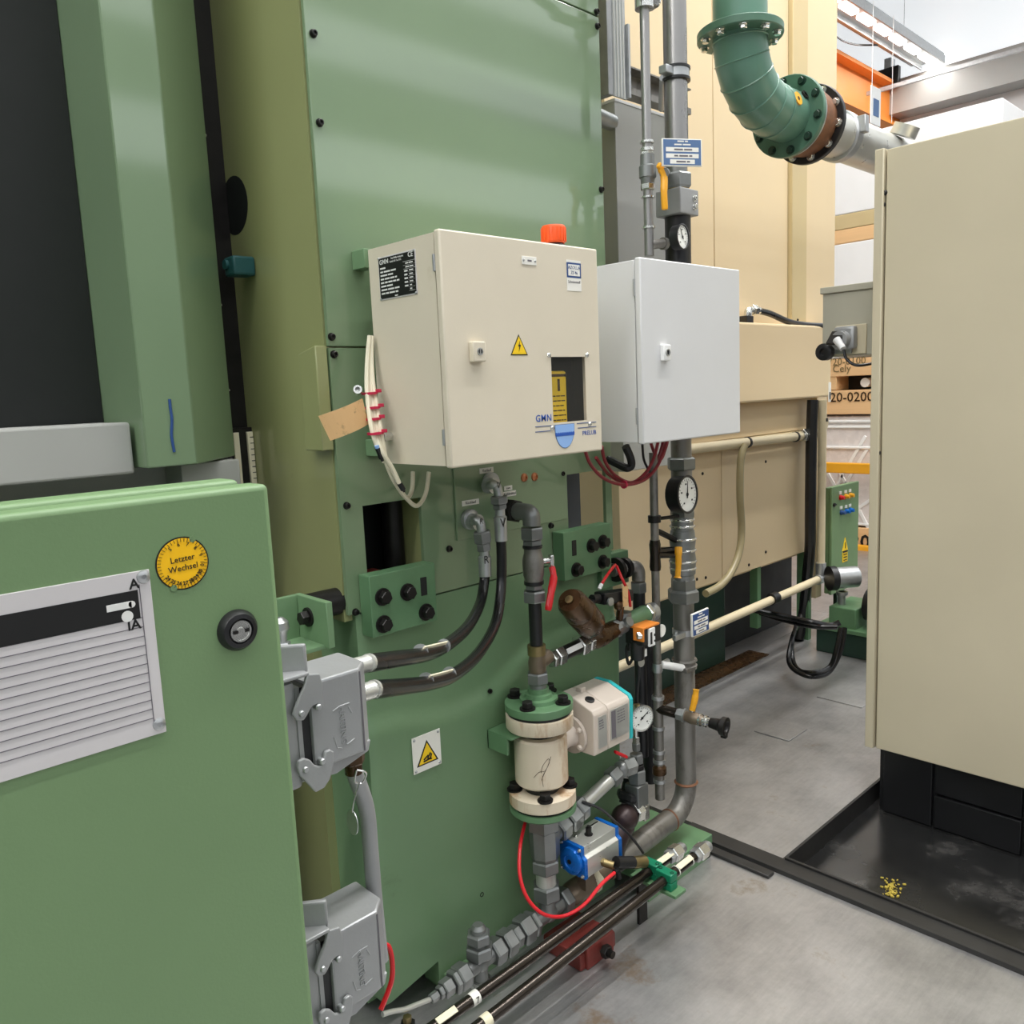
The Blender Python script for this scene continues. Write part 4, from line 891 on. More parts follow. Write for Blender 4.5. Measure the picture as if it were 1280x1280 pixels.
# ================================================================== heavy duty plug connectors on the cabinet's side
def connector(dz, label, tip):
    X = lambda px, py, Y=.90: at(px, py, Y=Y)
    hx0, hx1 = .494, .568; y0, y1 = .900, .985; zt, zb = 1.314 + dz, 1.187 + dz
    t = T('plug_connector', label, 'connector', (.47, .94, zb), 'grey plug connectors on the control cabinet')
    # wall housing
    O('base_housing', B().box(.386, .478, y0 + .004, y1 - .004, zb - .006, zt + .006, .006).box(.386, .43, y0 - .004, y1 + .004, zb - .02, zt + .02, .006).box(.476, .482, y0 + .004, y1 - .004, zb + .002, zt - .002), ALU, t)
    O('seal', B().box(.481, .496, y0 + .006, y1 - .006, zb + .004, zt - .004), BLACK, t)
    # hood with chamfered far corner and slanted foot
    ch = .022
    hood = B().prism([(hx0, y0, zt), (hx1, y0, zt), (hx1 + ch, y0 + ch, zt), (hx1 + ch, y1, zt), (hx0, y1, zt)], (0, 0, -(zt - zb - .012)), .0035)
    hood.prism([(hx0, y0 + .002, zb + .02), (hx0, y0 + .002, zb), (hx0 + .03, y0 + .002, zb - .004), (hx1 + .012, y0 + .01, zb + .006), (hx1 + .018, y0 + .012, zb + .02)], (0, y1 - y0 - .02, 0), .002)
    h = O('hood', hood, ALU, t)
    O('seam', B().box(hx1 - .0008, hx1 + .0008, y0 - .0006, y0 + .002, zb + .014, zt - .004), GINK, h)
    # raised lettering frame
    zc, xc = (zt + zb) / 2 - .004, (hx0 + hx1) / 2 + .006
    text('HARTING', (xc, y0 - .0004, zc), NZ, XA, .0118, ALU, h, bold=.01, depth=.002)
    em = B()
    em.tube([(xc + .012, y0, zc + .026), (xc - .002, y0, zc + .026)], .0011, 6, 1).tube([(xc - .002, y0, zc + .026), (xc - .013, y0, zc + .022)], .0011, 6, 1).tube([(xc - .014, y0, zc - .012), (xc - .010, y0, zc - .028), (xc - .004, y0, zc - .030)], .0011, 6, 1).tube([(xc + .004, y0, zc - .028), (xc + .016, y0, zc - .024)], .0011, 6, 1).tube([(xc + .010, y0, zc + .022), (xc + .015, y0, zc + .012)], .0011, 6, 1)
    O('logo_frame', em, ALU, h)
    # locking levers, each with side cheek, handle and pins
    yl = y0 - .007
    A = lambda px, py: (at(px, py, Y=yl).x, yl, at(px, py, Y=yl).z + dz)
    up = B().prism([A(384, 843), (A(400, 842)), A(404, 856), A(406, 885), A(401, 884), A(397, 880), A(390, 884), A(384, 895), A(380, 901), A(371, 901), A(367, 895), A(370, 885), A(376, 870), A(381, 858)], (0, .006, 0), .0018)
    O('locking_lever', up, ALU, t, 'upper locking lever')
    O('lever_bridge', B().box(.452, .492, yl, y1 + .006, zt + .012, zt + .017, .002).box(.452, .492, y1, y1 + .006, zt - .05, zt + .015, .002), ALU, t)
    a = A(366, 812); b = A(392, 840)
    O('lever_handle', B().obox(((.480), y0 + .018, zt + .031), V((.80, -.6, 0)).normalized(), V((.6, .8, 0)).normalized(), ZA, (.042, .009, .038), .003), ALU, t)
    lo = B().prism([A(374, 952), A(380, 948), A(388, 950), A(394, 957), A(400, 958), A(404, 955), A(407, 940), A(413, 937), A(418, 940), A(417, 960), A(413, 974), A(406, 985), A(395, 991), A(385, 980), A(375, 970), A(372, 960)], (0, .006, 0), .0018)
    O('locking_lever', lo, ALU, t, 'lower locking lever')
    for p in ((377, 892), (382, 962), (398, 884), (403, 952)):
        c = A(*p); O('pin', B().lathe((c[0], y0 + .002, c[2]), NY, [(0, .0042), (.010 if p[0] > 390 else .0098, .0042), (.0115, .003)], 12), GALV, t)
    return t, (hx0, hx1, y0, y1, zt, zb)
c1, hd1 = connector(0, 'upper grey diecast plug connector with two levers beside the green control cabinet', 0)
dz = at(463, 1143, Y=.9).z - at(441, 837, Y=.9).z
c2, hd2 = connector(dz, 'lower grey diecast plug connector beside the green control cabinet, red wire behind', 1)
# glands for the two black hoses, on the upper hood
g1, g2 = at(449, 830, Y=.955), at(456, 865, Y=.935)
gl = [(at(455, 829.5, Y=.965), at(464, 828, Y=.972)), (at(462, 862.5, Y=.935), at(470, 861, Y=.942))]
for a, b in gl: O('cable_gland', B().cyl(V((.572, a.y, a.z)), b, .0125, n=18).cyl(a + (b - a) * .5, a + (b - a) * .8, .0132), ALUB, c1)
a, b = at(450, 962, Y=.94), at(451, 974, Y=.94)
O('cable_gland', B().hex((a.x - .01, .94, 1.19), (a.x - .01, .94, 1.17), .017).cyl((a.x - .01, .94, 1.18), (a.x - .01, .94, 1.155), .012), BRONZ, c1)
O('key_ring', B().tube([(b.x - .014, .926, 1.165), (b.x - .002, .922, 1.158), (b.x - .008, .924, 1.145), (b.x - .018, .926, 1.15), (b.x - .014, .926, 1.165)], .0014, 6), CHROM, c1)
c = at(441, 1028, Y=.922)
O('tag_disc', B().lathe((c.x, .922, c.z), (-1, .12, .1), [(0, .0165), (.001, .0165)], 26), GALV, c1, 'round metal tag')
O('tag_wire', B().tube([(b.x - .012, .924, 1.148), (c.x + .004, .922, c.z + .028), (c.x, .922, c.z + .014)], .0012, 6), CHROM, c1)
O('grey_conduit', B().tube([(a.x - .01, .94, 1.158), at(458, 1010, Y=.95), at(463, 1060, Y=.955), at(468, 1120, Y=.96), at(476, 1200, Y=.96)], .0115, 12), ALU, label='grey flexible conduit running down behind the plug connectors', cat='conduit')
O('red_wire', B().tube([at(478, 1180, Y=.98), at(486, 1184, Y=.98), at(490, 1200, Y=.98), at(490, 1222, Y=.98), at(485, 1240, Y=.98), at(476, 1262, Y=.98)], .004, 8), RED, label='red wire bulging out behind the lower plug connector', cat='wire')

# ================================================================== two black hoses with fittings
def hose(pts, tags, lab, elbow, nut, ferr, letter, wallp):
    t = T('hydraulic_hose', lab, 'hose', V(pts[0]), 'black hoses from the plug connector to the wall')
    O('sleeve', B().tube(pts, .0135, 14), RUBB, t)
    for (p, q) in tags:
        d = (q - p).normalized(); u = d.cross(V((.5, .7, 0))).normalized(); n_ = u.cross(d)
        O('marker_sleeve', B().obox((p + q) / 2, d, u, n_, ((q - p).length, .014, .003), .001), CLAB, t)
        for z_ in (p, q): O('tie', B().lathe(z_ + V((.004, .0115, -.0075)) - d * .001, d, [(0, .0142), (.002, .0142)], 16), GALV, t)
    a, b = ferr; O('ferrule', B().lathe(a, b - a, [(0, .0165), ((b - a).length * .75, .0172), ((b - a).length * .8, .013), ((b - a).length, .013)], 18), GALV, t)
    c, d = nut; h = (d - c)
    O('nut', B().hex(c, c + h * .38, .0195), ZINC, t); O('nut', B().hex(c + h * .42, d, .0245), ZINC, t)
    e0, e1 = elbow
    O('elbow', B().tube([d, e0, e0 + V((0, .004, .008)), e0 + V((0, .02, .014)), e1], .0125, 12).lathe(e1 - V((0, .02, 0)), YA, [(0, .022), (.03, .022)], 16), GALV, t)
    O('flange_ring', B().lathe(wallp, NY, [(0, .028), (.012, .028), (.016, .022)], 20), GALV, t)
    return t
r1 = [gl[0][1] - V((.004, 0, 0)), at(500, 823, Y=1.05), at(535, 817, Y=1.16), at(560, 805, Y=1.27), at(585, 783, Y=1.42), at(600, 755, Y=1.56), at(605, 730, Y=1.6), at(606, 715, Y=1.605)]
h = hose(r1, [(at(528, 812, Y=1.12), at(557, 805, Y=1.22))], 'shorter black hose marked R curving from the plug connector to the wall', (at(601, 657, Y=1.6), at(592, 652, Y=1.69)),
     (at(605.5, 688, Y=1.6), at(602, 664, Y=1.6)), (at(606.5, 720, Y=1.6), at(605.5, 688, Y=1.6)), 'R', at(586, 649, Y=1.713))
text('R', at(608, 700, Y=1.5815), XA, ZA, .03, INK, h); text('R', at(602, 652, Y=1.5855), XA, ZA, .022, INK, h)
r2 = [gl[1][1] - V((.004, 0, 0)), at(505, 858, Y=1.04), at(540, 853, Y=1.14), at(568, 843, Y=1.23), at(598, 817, Y=1.38), at(619, 780, Y=1.52), at(626, 740, Y=1.57), at(627, 700, Y=1.58), at(626, 670, Y=1.58)]
h = hose(r2, [(at(535, 848, Y=1.11), at(564, 840, Y=1.2))], 'longer black hose marked V curving from the plug connector to the wall', (at(622, 612, Y=1.58), at(612, 607, Y=1.69)),
     (at(625, 636, Y=1.58), at(623.5, 620, Y=1.58)), (at(626.5, 676, Y=1.58), at(625, 636, Y=1.58)), 'V', at(612, 603, Y=1.713))
text('V', at(629, 654, Y=1.5615), XA, ZA, .034, INK, h); text('V', at(623.5, 607, Y=1.5655), XA, ZA, .024, INK, h)

# ================================================================== white cable bundle, tag, red cables
t = T('cable_bundle', 'bundle of white cables tied with crimson ties hanging beside the beige cabinet', 'cable', at(465, 600, Y=1.6))
cX = 1.12
def cb(px, py, Y): return at(px, py, Y=Y)
for k, off in enumerate((-.0115, -.004, .004, .0115)):
    o_ = V((off, -abs(off) * .5, 0)); pts = [cb(463, 420, 1.66), cb(461, 448, 1.655), cb(461, 480, 1.64), cb(464, 510, 1.62), cb(469, 540, 1.60)]
    pts = [p + o_ * (.25 + .25 * i if i < 3 else 1) for i, p in enumerate(pts)]
    if k == 0: pts += [cb(473, 562, 1.59)]
    elif k == 1: pts += [cb(478, 565, 1.58), cb(490, 585, 1.58), cb(499, 604, 1.58)]
    elif k == 2: pts += [cb(480, 570, 1.585), cb(492, 600, 1.60), cb(510, 625, 1.63), cb(522, 632, 1.66), cb(532, 617, 1.69), cb(536, 590, 1.70)]
    else: pts += [cb(482, 572, 1.59), cb(494, 603, 1.61), cb(508, 622, 1.64), cb(515, 612, 1.68), cb(516, 590, 1.70)]
    O('cable', B().tube(pts, .0056, 8), WIRE, t)
for (p, q) in [((472, 560), (477, 573)), ((498, 602), (504, 612))]:
    a, b = cb(*p, 1.585), cb(*q, 1.585)
    O('cable_end', B().cyl(a, b, .0065, n=12).cyl(b, b + (b - a) * .25, .0035, n=10), BLACK, t)
    O('blue_band', B().cyl(a - (b - a) * .25, a, .0055, n=10), WATER, t)
for (px, py, y_) in [(462, 489, 1.635), (465, 507, 1.622), (466, 521, 1.615), (469, 539, 1.60)]:
    c = cb(px, py, y_ - .001); O('cable_tie', B().lathe(c - V((0, 0, .002)), V((.05, 0, -1)), [(0, .0195), (.0055, .0195)], 16).box(c.x + .008, c.x + .02, c.y - .02, c.y - .012, c.z - .004, c.z + .004, .001), PINK, t)
P = [at(*p_, Y=1.615) for p_ in [(398, 520), (453, 498), (461, 530), (413, 551)]]
pg = B(); n_ = 8
for k in range(n_):
    u0, u1 = k / n_, (k + 1) / n_; f = lambda u: -.012 * math.sin(PI * u)
    a0, a1 = P[0].lerp(P[1], u0) + V((0, f(u0), 0)), P[0].lerp(P[1], u1) + V((0, f(u1), 0)); b0, b1 = P[3].lerp(P[2], u0) + V((0, f(u0), 0)), P[3].lerp(P[2], u1) + V((0, f(u1), 0))
    pg.prism([a0, a1, b1, b0], (0, .0008, 0))
t = T('paper_tag', 'crumpled tan paper tag tied to the white cable bundle', 'tag', P[3])
O('paper', pg, TAN, t)
0 and O('scribble', B().tube([at(430, 526, Y=1.6035), at(436, 520, Y=1.6035), at(440, 524, Y=1.6035), at(446, 515, Y=1.604)], .0007, 5, 4).tube([at(432, 536, Y=1.6035), at(440, 531, Y=1.6035), at(444, 534, Y=1.6035), at(450, 524, Y=1.605)], .0007, 5, 4), BRONZ, t)
O('eyelet', B().lathe(at(447, 489, Y=1.64), V((-.5, -.8, .2)), [(0, .010), (.02, .010), (.02, .006), (.004, .006)], 16), CHROM, t)
t = T('red_cable_loop', 'loop of dark red cables hanging below the two wall cabinets', 'cable', at(785, 605, Y=1.55))
LR = [[(731, 562), (738, 580), (755, 598), (780, 606), (805, 600), (822, 582), (832, 556), (834, 545)], [(752, 558), (757, 578), (770, 595), (790, 603), (808, 590), (818, 570), (823, 550)], [(812, 548), (818, 566), (826, 574), (832, 560), (835, 548)], [(745, 572), (762, 594), (784, 604), (806, 596), (822, 574), (829, 552)]]
for k, pts in enumerate(LR): O('cable', B().tube([at(x, y, Y=1.53 + .012 * k + .05 * math.sin(PI * i / (len(pts) - 1))) for i, (x, y) in enumerate(pts)], .0052, 8), DRED, t)
O('cable_tie', B().lathe(at(780, 605.5, Y=1.585) - XA * .003, XA, [(0, .013), (.006, .013)], 12), PINK, t)
t = T('black_cable_elbow', 'black plastic cable conduit bent below the grey cabinet', 'conduit', at(785, 585, Y=1.62))
O('conduit', B().tube([at(782, 558, Y=1.62), at(788, 572, Y=1.62), at(789, 582, Y=1.62), at(783, 585, Y=1.63), at(772, 580, Y=1.66), at(760, 574, Y=1.70)], .013, 10), BLACK, t)
O('thin_lead', B().tube([at(803, 556, Y=1.56), at(805, 575, Y=1.58), at(812, 590, Y=1.6)], .004, 8), BLACK, t)
# ================================================================== coolant pipework, all in the plane Y = PY
PY = 1.60
RXX = 1.592                                        # axis of the riser with the flow meter
def rz(py): return at(668 + (py - 640) * .032, py, Y=PY).z
def R(py): return V((RXX, PY, rz(py)))
def vhex(t, y0, y1, r, m=ZINC, name='nut', P=R): return O(name, B().hex(P(y1), P(y0), r), m, t)
def vcyl(t, y0, y1, r, m, name, P=R, r2=None): return O(name, B().cyl(P(y1), P(y0), r, r2), m, t)
def dial(t, c, n, r, m_case, depth, val, name='dial', back=True):
    """round pointer gauge; c = centre of the face, n = facing"""
    n = V(n).normalized(); u = ZA.cross(n).normalized() ; up = n.cross(u)
    O('case', B().lathe(c - n * depth, n, [(0, r * .8), (.004, r * .97), (depth - .004, r), (depth + .003, r * 1.04), (depth + .004, r * .93), (depth - .001, r * .91), (depth - .001, 0)], 32), m_case, t)
    f = O('dial_face', B().lathe(c - n * .0008, n, [(0, r * .915), (.0006, r * .915)], 32), DIAL, t)
    tk = B()
    for k in range(21):
        a_ = math.radians(225 - 270 * k / 20); d_ = u * math.cos(a_) + up * math.sin(a_); L = r * (.16 if k % 5 == 0 else .09)
        tk.obox(c + d_ * (r * .84 - L / 2) + n * .0003, d_, n, d_.cross(n), (L, .0006, r * .022))
    for k in range(5):
        a_ = math.radians(225 - 270 * k / 4 + 8); d_ = u * math.cos(a_) + up * math.sin(a_)
        tk.obox(c + d_ * r * .56 + n * .0003, u, n, up, (r * .13, .0006, r * .09))
    O('scale', tk, INK, t, kind='stuff')
    a_ = math.radians(val); d_ = u * math.cos(a_) + up * math.sin(a_); s_ = d_.cross(n)
    O('needle', B().prism([c - d_ * r * .2 + s_ * r * .05 + n * .001, c - d_ * r * .2 - s_ * r * .05 + n * .001, c + d_ * r * .72 - s_ * r * .012 + n * .001, c + d_ * r * .72 + s_ * r * .012 + n * .001], n * .0008).lathe(c + n * .0008, n, [(0, r * .11), (.0018, r * .09)], 14), INK, t)
    return f
# ---- riser: elbow from the wall, ball valve with red lever, black tube, tee
t = T('coolant_riser', 'coolant pipe from wall elbow down to the tee, with red levered valve', 'pipe', R(862)); RS = t
e = R(640)
O('elbow', B().tube([e + V((0, .055, 0)), e + V((0, .02, 0)), e + V((0, .006, -.003)), e + V((0, 0, -.012)), e - ZA * .035], .0245, 16), ZINC, t)
O('nut', B().hex(e + V((0, .055, 0)), e + V((0, .085, 0)), .034), BLKM, t)
O('wall_adapter', B().cyl(e + V((0, .085, 0)), e + V((0, .125, 0)), .024).lathe(e + V((0, .10, 0)), YA, [(0, .03), (.016, .03)], 18), GALV, t)
vhex(t, 658, 673, .034); vhex(t, 674, 681, .029)
vcyl(t, 681, 684, .028, BLACK, 'seal_ring')
O('valve_body', B().lathe(R(727), ZA, [(0, .026), (.012, .026), (.02, .029), (.06, .030), (.075, .027), (.085, .024), (rz(684) - rz(727), .024)], 20), PIPE, t)
vcyl(t, 725, 729, .028, BLACK, 'seal_ring'); vhex(t, 729, 736, .026); vhex(t, 737, 751, .034)
vcyl(t, 750, 805, .0185, BLACK, 'plastic_tube')
hv = R(702)
O('lever', B().cyl(hv + V((.02, -.01, 0)), hv + V((.048, -.02, 0)), .009).obox(hv + V((.050, -.022, -.004)), V((.9, -.4, 0)).normalized(), V((.4, .9, 0)).normalized(), ZA, (.012, .02, .04), .003)
  .obox(hv + V((.056, -.022, -.03)), V((.9, -.4, 0)).normalized(), V((.4, .9, 0)).normalized(), ZA, (.005, .02, .03), .002), CHROM, t, 'bright lever stem')
a, b = at(688, 714, Y=1.56), at(686, 762, Y=1.55)
O('lever_grip', B().tube([at(690, 709, Y=1.57), at(692, 722, Y=1.56), at(689, 740, Y=1.55), at(685, 763, Y=1.545)], [.009, .011, .010, .008], 10), RED, t, 'red lever grip')
O('brass_nut', B().lathe(R(817), ZA, [(0, .026), (rz(805) - rz(817), .026)], 24), BRASS, t)
O('tee', B().lathe(R(840), ZA, [(0, .022), (.01, .025), (.03, .026), (.05, .022), (rz(816) - rz(840), .022)], 20).cyl(R(829), R(829) + V((.05, 0, .012)), .021), VALVB, t)
vhex(t, 839, 853, .032); vcyl(t, 852, 862, .024, ZINC, 'nipple')
# ---- flow meter
t = T('flow_meter', 'flanged magnetic flow meter, beige body, transmitter box with turquoise end', 'flow meter', R(1012)); FMT = t
fr = .0965
O('upper_flange', B().lathe(R(884), ZA, [(0, fr), (.003, fr + .001), (.022, fr + .001), (.024, fr - .002), (.024, .056), (.034, .054), (.036, .04), (.046, .038), (.048, .03), (rz(858) - rz(884), .03)], 40), GFLNG, t, 'upper green pipe flange')
O('gasket', B().lathe(R(888), ZA, [(0, fr - .006), (rz(884) - rz(888), fr - .006)], 36), BLACK, t)
O('meter_flange', B().lathe(R(905), ZA, [(0, fr - .002), (.003, fr), (rz(888) - rz(905) - .002, fr), (rz(888) - rz(905), fr - .003)], 40), CREAM, t)
O('meter_neck', B().cyl(R(985), R(905), .05), BLACK, t)
O('meter_body', B().lathe(R(974), ZA, [(0, .072), (.006, .0765), (rz(915) - rz(974) - .006, .0765), (rz(915) - rz(974), .072)], 40), CREAM, t)
sg = B()
for pts_ in ([(-.5, .30), (-.2, .42), (.1, .44), (.35, .60), (.30, .68), (.0, .55), (-.1, .40)], [(.45, .72), (.28, .55), (.05, .38), (-.1, .25)], [(.1, .42), (-.05, .3), (-.02, .12)]):
    q_ = []
    for u_, v_ in pts_:
        a_ = math.radians(228 + 40 * u_); q_.append(V((RXX + .0772 * math.cos(a_), PY + .0772 * math.sin(a_), rz(974) + (rz(915) - rz(974)) * v_)))
    sg.tube(q_, .0006, 5, 4)
O('pen_scribble', sg, BRONZ, t, kind='stuff')
O('meter_flange', B().lathe(R(999), ZA, [(0, fr - .003), (.003, fr), (rz(984) - rz(999) - .002, fr), (rz(984) - rz(999), fr - .003)], 40), CREAM, t)
O('gasket', B().lathe(R(1002), ZA, [(0, fr - .008), (rz(999) - rz(1002), fr - .008)], 36), BLACK, t)
O('lower_flange', B().lathe(R(1013), ZA, [(0, .05), (.004, fr - .01), (.012, fr), (rz(1002) - rz(1013), fr)], 40), GFLNG, t, 'lower green pipe flange')
for a_ in (200, 290, 20, 110):
    q = R(884) + ZA * .024 + V((math.cos(math.radians(a_)), math.sin(math.radians(a_)), 0)) * .075
    put('flange_bolt', 'flange bolt', hexbolt(.0165, .022), BLKM, t, q, (0, 0, 1))
    q = R(984) + V((math.cos(math.radians(a_ + 30)), math.sin(math.radians(a_ + 30)), 0)) * .080
    put('flange_bolt', 'flange bolt', hexbolt(.0165, .022), BLKM, t, q, (0, 0, 1))
zc = at(725, 913, Y=PY).z; xd = at(742, 920, Y=1.52).x - .012
O('transmitter_neck', B().lathe((RXX + .06, PY, zc), XA, [(0, .04), (.03, .032), (xd - RXX - .075, .03), (xd - RXX - .062, .034), (xd - RXX - .06, .056), (xd - RXX - .05, .057)], 26), WARMG, t)
for dy, dz_ in ((-.03, .025), (-.03, -.028)):
    O('neck_bolt', B().lathe((xd - .002, PY + dy - .008, zc + dz_), NX, [(0, .009), (.008, .007), (.01, .003)], 12), WARMG, t)
bx0, bx1 = xd + .012, at(790, 897, Y=1.52).x
zlo, zhi = at(742, 948, Y=1.52).z, at(741, 890, Y=1.52).z
xm = bx0 + (bx1 - bx0) * .36
sec = lambda x, s_=0: [(x, 1.52 + s_, zlo + .004 + s_), (x, 1.517 + s_, zhi - .012), (x, 1.525 + s_, zhi - s_), (x, 1.60, zhi + .026 - s_), (x, 1.655 - s_, zhi + .026 - s_), (x, 1.665 - s_, zhi + .01), (x, 1.665 - s_, zlo + .02), (x, 1.65 - s_, zlo + s_)]
O('transmitter_box', B().prism(sec(bx0), (xm - bx0 - .001, 0, 0), .004), WARMG, t)
O('transmitter_cover', B().prism(sec(xm), (bx1 - xm - .012, 0, .0), .004), WARMG, t)
O('end_cap', B().prism(sec(bx1 - .012, -.0015), (.014, 0, 0), .002), TURQ, t, 'turquoise end cap')
pm = O('type_plate', B().box(bx0 + .018, xm - .008, 1.5165, 1.5185, zlo + .022, zhi - .022, .0005), ALUB, t)
wl = B()
for k in range(4): words(wl, (bx0 + .022, 1.5162, zhi - .035 - .008 * k), XA, ZA, .02, .005, k)
O('plate_print', wl, GINK, pm)
pm = O('type_plate', B().box(xm + .01, bx1 - .022, 1.5155, 1.5185, zlo + .03, zhi - .018, .0005), ALUB, t)
wl = B().box(xm + .012, xm + .032, 1.5150, 1.5158, zlo + .034, zhi - .022)
for k in range(5): words(wl, (xm + .04, 1.5152, zhi - .03 - .0085 * k), XA, ZA, .035, .0045, 9 + k)
O('plate_print', wl, GINK, pm)
q = at(737, 879, Y=1.565)
O('blanking_plug', B().lathe((q.x, 1.565, zhi + .012), (0, -.3, 1), [(0, .0145), (.006, .0145), (.007, .011)], 20), BLACK, t)
O('hinge_lug', B().box(q.x + .005, q.x + .025, 1.60, 1.625, zhi + .02, zhi + .04, .003), WARMG, t)
# bracket under the flange
a = at(612, 905, Y=1.70)
t = T('pipe_bracket', 'green angle bracket on the wall carrying the flow meter flange', 'bracket', (RXX - .1, 1.69, rz(930)))
zb_ = rz(905) - .006
O('shelf', B().box(a.x - .01, RXX + .02, 1.60, 1.702, zb_ - .006, zb_, .001), GFLNG, t)
O('web', B().box(a.x - .01, a.x - .002, 1.62, 1.702, zb_ - .055, zb_ - .006, .001).box(a.x - .01, a.x + .06, 1.696, 1.702, zb_ - .055, zb_, .001), GFLNG, t)
# ---- lower run and the big pipe: one straight line along X
A0, A1 = at(575, 1222, Y=PY), at(845, 1020, Y=PY)
dirr = (A1 - A0).normalized()
def L(px): 
    q = at(px, 1222 - .748 * (px - 575), Y=PY); return A0 + dirr * (q - A0).dot(dirr)
t = T('coolant_manifold', 'row of grey hexagon fittings from riser foot along the machine base', 'pipe', L(600))
def run(a, b, r, m=ZINC, hexa=True, name='nut', r2=None):
    r = r * 1.22 if a > 552 else r
    return O(name, B().hex(L(a), L(b), r) if hexa else B().cyl(L(a), L(b), r, r2), m, t)
O('thin_tube', B().tube([at(478, 1268, Y=PY), at(492, 1264, Y=PY), at(505, 1262, Y=PY), at(518, 1257, Y=PY), L(540)], .0065, 10), ALUB, t)
run(538, 547, .013); run(548, 553, .018); run(553, 564, .02); run(565, 571, .027); run(571, 584, .029)
O('cross_body', B().cyl(L(584), L(616), .02, .021).cyl(L(600) - ZA * .045, L(600) + ZA * .02, .021).ball(L(600), .026), ZINC, t)
c = L(600)
O('nut', B().hex(c + ZA * .02, c + ZA * .055, .039), ZINC, t); O('nut', B().hex(c + ZA * .062, c + ZA * .092, .034), ZINC, t)
O('plug', B().lathe(c + ZA * .092, ZA, [(0, .021), (.012, .021), (.022, .014)], 18), ZINC, t)
O('collar', B().cyl(c + ZA * .053, c + ZA * .064, .024), ZINC, t)
O('nut', B().hex(c - ZA * .07, c - ZA * .045, .03), CHROM, t)
run(614, 626, .031); run(628, 640, .032); run(641, 648, .027); run(649, 662, .034); run(663, 668, .032)
O('tee_body', B().cyl(L(667), L(702), .024).ball(L(685), .03).cyl(L(684), L(684) + ZA * .045, .026), ZINC, t)
run(700, 709, .034)
# foot of the riser with the branch
vhex(t, 1015, 1036, .049); O('branch_body', B().lathe(R(1072), ZA, [(0, .038), (.012, .044), (rz(1034) - rz(1072), .045)], 8, True, True), ZINC, t)
vhex(t, 1072, 1088, .043); vcyl(t, 1087, 1106, .030, ALUB, 'pipe'); vhex(t, 1104, 1122, .043)
BA, BB = R(1050), at(772, 966, Y=PY); bd = (BB - BA).normalized()
def K(px):
    q = at(px, 1050 - (px - 683) * .94, Y=PY); return BA + bd * (q - BA).dot(bd)
O('branch', B().cyl(K(684), K(706), .028), ZINC, t)
for a_, b_, r_ in ((695, 706, .042), (707, 719, .044), (720, 729, .038)): O('nut', B().hex(K(a_), K(b_), r_), ZINC, t)
O('branch_pipe', B().cyl(K(726), K(765), .021), ALUB, t)
O('corner_fitting', B().hex(K(762), K(772), .03).ball(K(777), .027).hex(K(778), K(778) + V((.045, -.01, 0)), .03), ZINC, t)
m0 = at(793, 985, Y=PY)
O('valve_block', B().box(m0.x - .026, m0.x + .03, PY - .035, PY + .02, m0.z - .055, m0.z + .02, .004), ZINC, t)
O('red_tap', B().obox(at(776, 943, Y=1.58), V((.75, -.3, -.5)).normalized(), V((.3, .95, 0)).normalized(), V((.5, 0, .8)).normalized(), (.05, .016, .01), .004), RED, t, 'red tap lever')
O('tap_stem', B().hex(at(783, 958, Y=PY), at(781, 948, Y=PY), .016), ZINC, t)
def Mz(py): return V((m0.x + .004, PY - .008, at(806, py, Y=PY).z))
O('nut', B().hex(Mz(970), Mz(953), .030), ZINC, t); O('nut', B().hex(Mz(953), Mz(947), .025), BLKM, t); O('nut', B().hex(Mz(946), Mz(934), .022), ZINC, t); O('nut', B().hex(Mz(930), Mz(921), .014), ZINC, t)
# ---- pressure gauge on the block
t = T('pressure_gauge', 'small glycerine pressure gauge in bright case beside the turquoise end cap', 'gauge', Mz(921))
gc = at(812, 893, Y=PY - .03); gm = V((Mz(910).x, PY - .008, gc.z))
O('stem', B().cyl(Mz(922), V((gm.x, gm.y, gc.z - .02)), .008).hex(Mz(924), Mz(913), .012), CHROM, t)
gcc = V((gm.x + .006, PY - .03, gc.z))
dial(t, gcc, (-.33, -.94, 0.03), .042, CHROM, .032, 38)
O('filler_bung', B().lathe((gcc.x - .005, PY - .015, gc.z + .038), ZA, [(0, .009), (.006, .009)], 14), BRASS, t)
# ---- ball valve with blue actuator
t = T('actuated_valve', 'brown ball valve with silver pneumatic actuator and blue end caps', 'valve', L(725))
O('valve_body', B().lathe(L(708), dirr, [(0, .03), (.02, .036), (.05, .037), (.09, .034), (.12, .036), ((L(757) - L(708)).length, .033)], 24), VALVB, t)
O('collar', B().hex(L(736), L(744), .042), CLAB, t)
O('pipe_ring', B().lathe(L(757), dirr, [(0, .036), (.012, .040), (.03, .036)], 22), RUST, t)
ac = at(738, 1079, Y=1.545)
xa, xb = at(736, 1078, Y=1.50).x, at(775, 1050, Y=1.50).x
y0_, y1_ = 1.505, 1.60; za_, zb_ = at(737, 1096, Y=1.505).z, at(735, 1060, Y=1.505).z
def asec(x, g=0): return [(x, y0_ - g, za_ - g), (x, y0_ - g, zb_ - .034), (x, y0_ + .012 - g, zb_ - .026), (x, y0_ + .012 - g, zb_ + g), (x, y1_ + g, zb_ + g), (x, y1_ + g, za_ - g)]
O('actuator_body', B().prism(asec(xa), (xb - xa, 0, 0), .0015), ALUB, t)
ym, zm = (y0_ + y1_) / 2, (za_ + zb_) / 2
O('end_cap', B().prism(asec(xa - .014, .002), (.014, 0, 0), .0025).lathe((xa - .012, ym, zm - .003), NX, [(0, .042), (.012, .040), (.016, .034), (.016, .02), (.013, .018), (.013, 0)], 30), BLUE, t, 'blue end cap')
O('end_cap', B().prism(asec(xb, .002), (.014, 0, 0), .0025), BLUE, t, 'blue end cap')
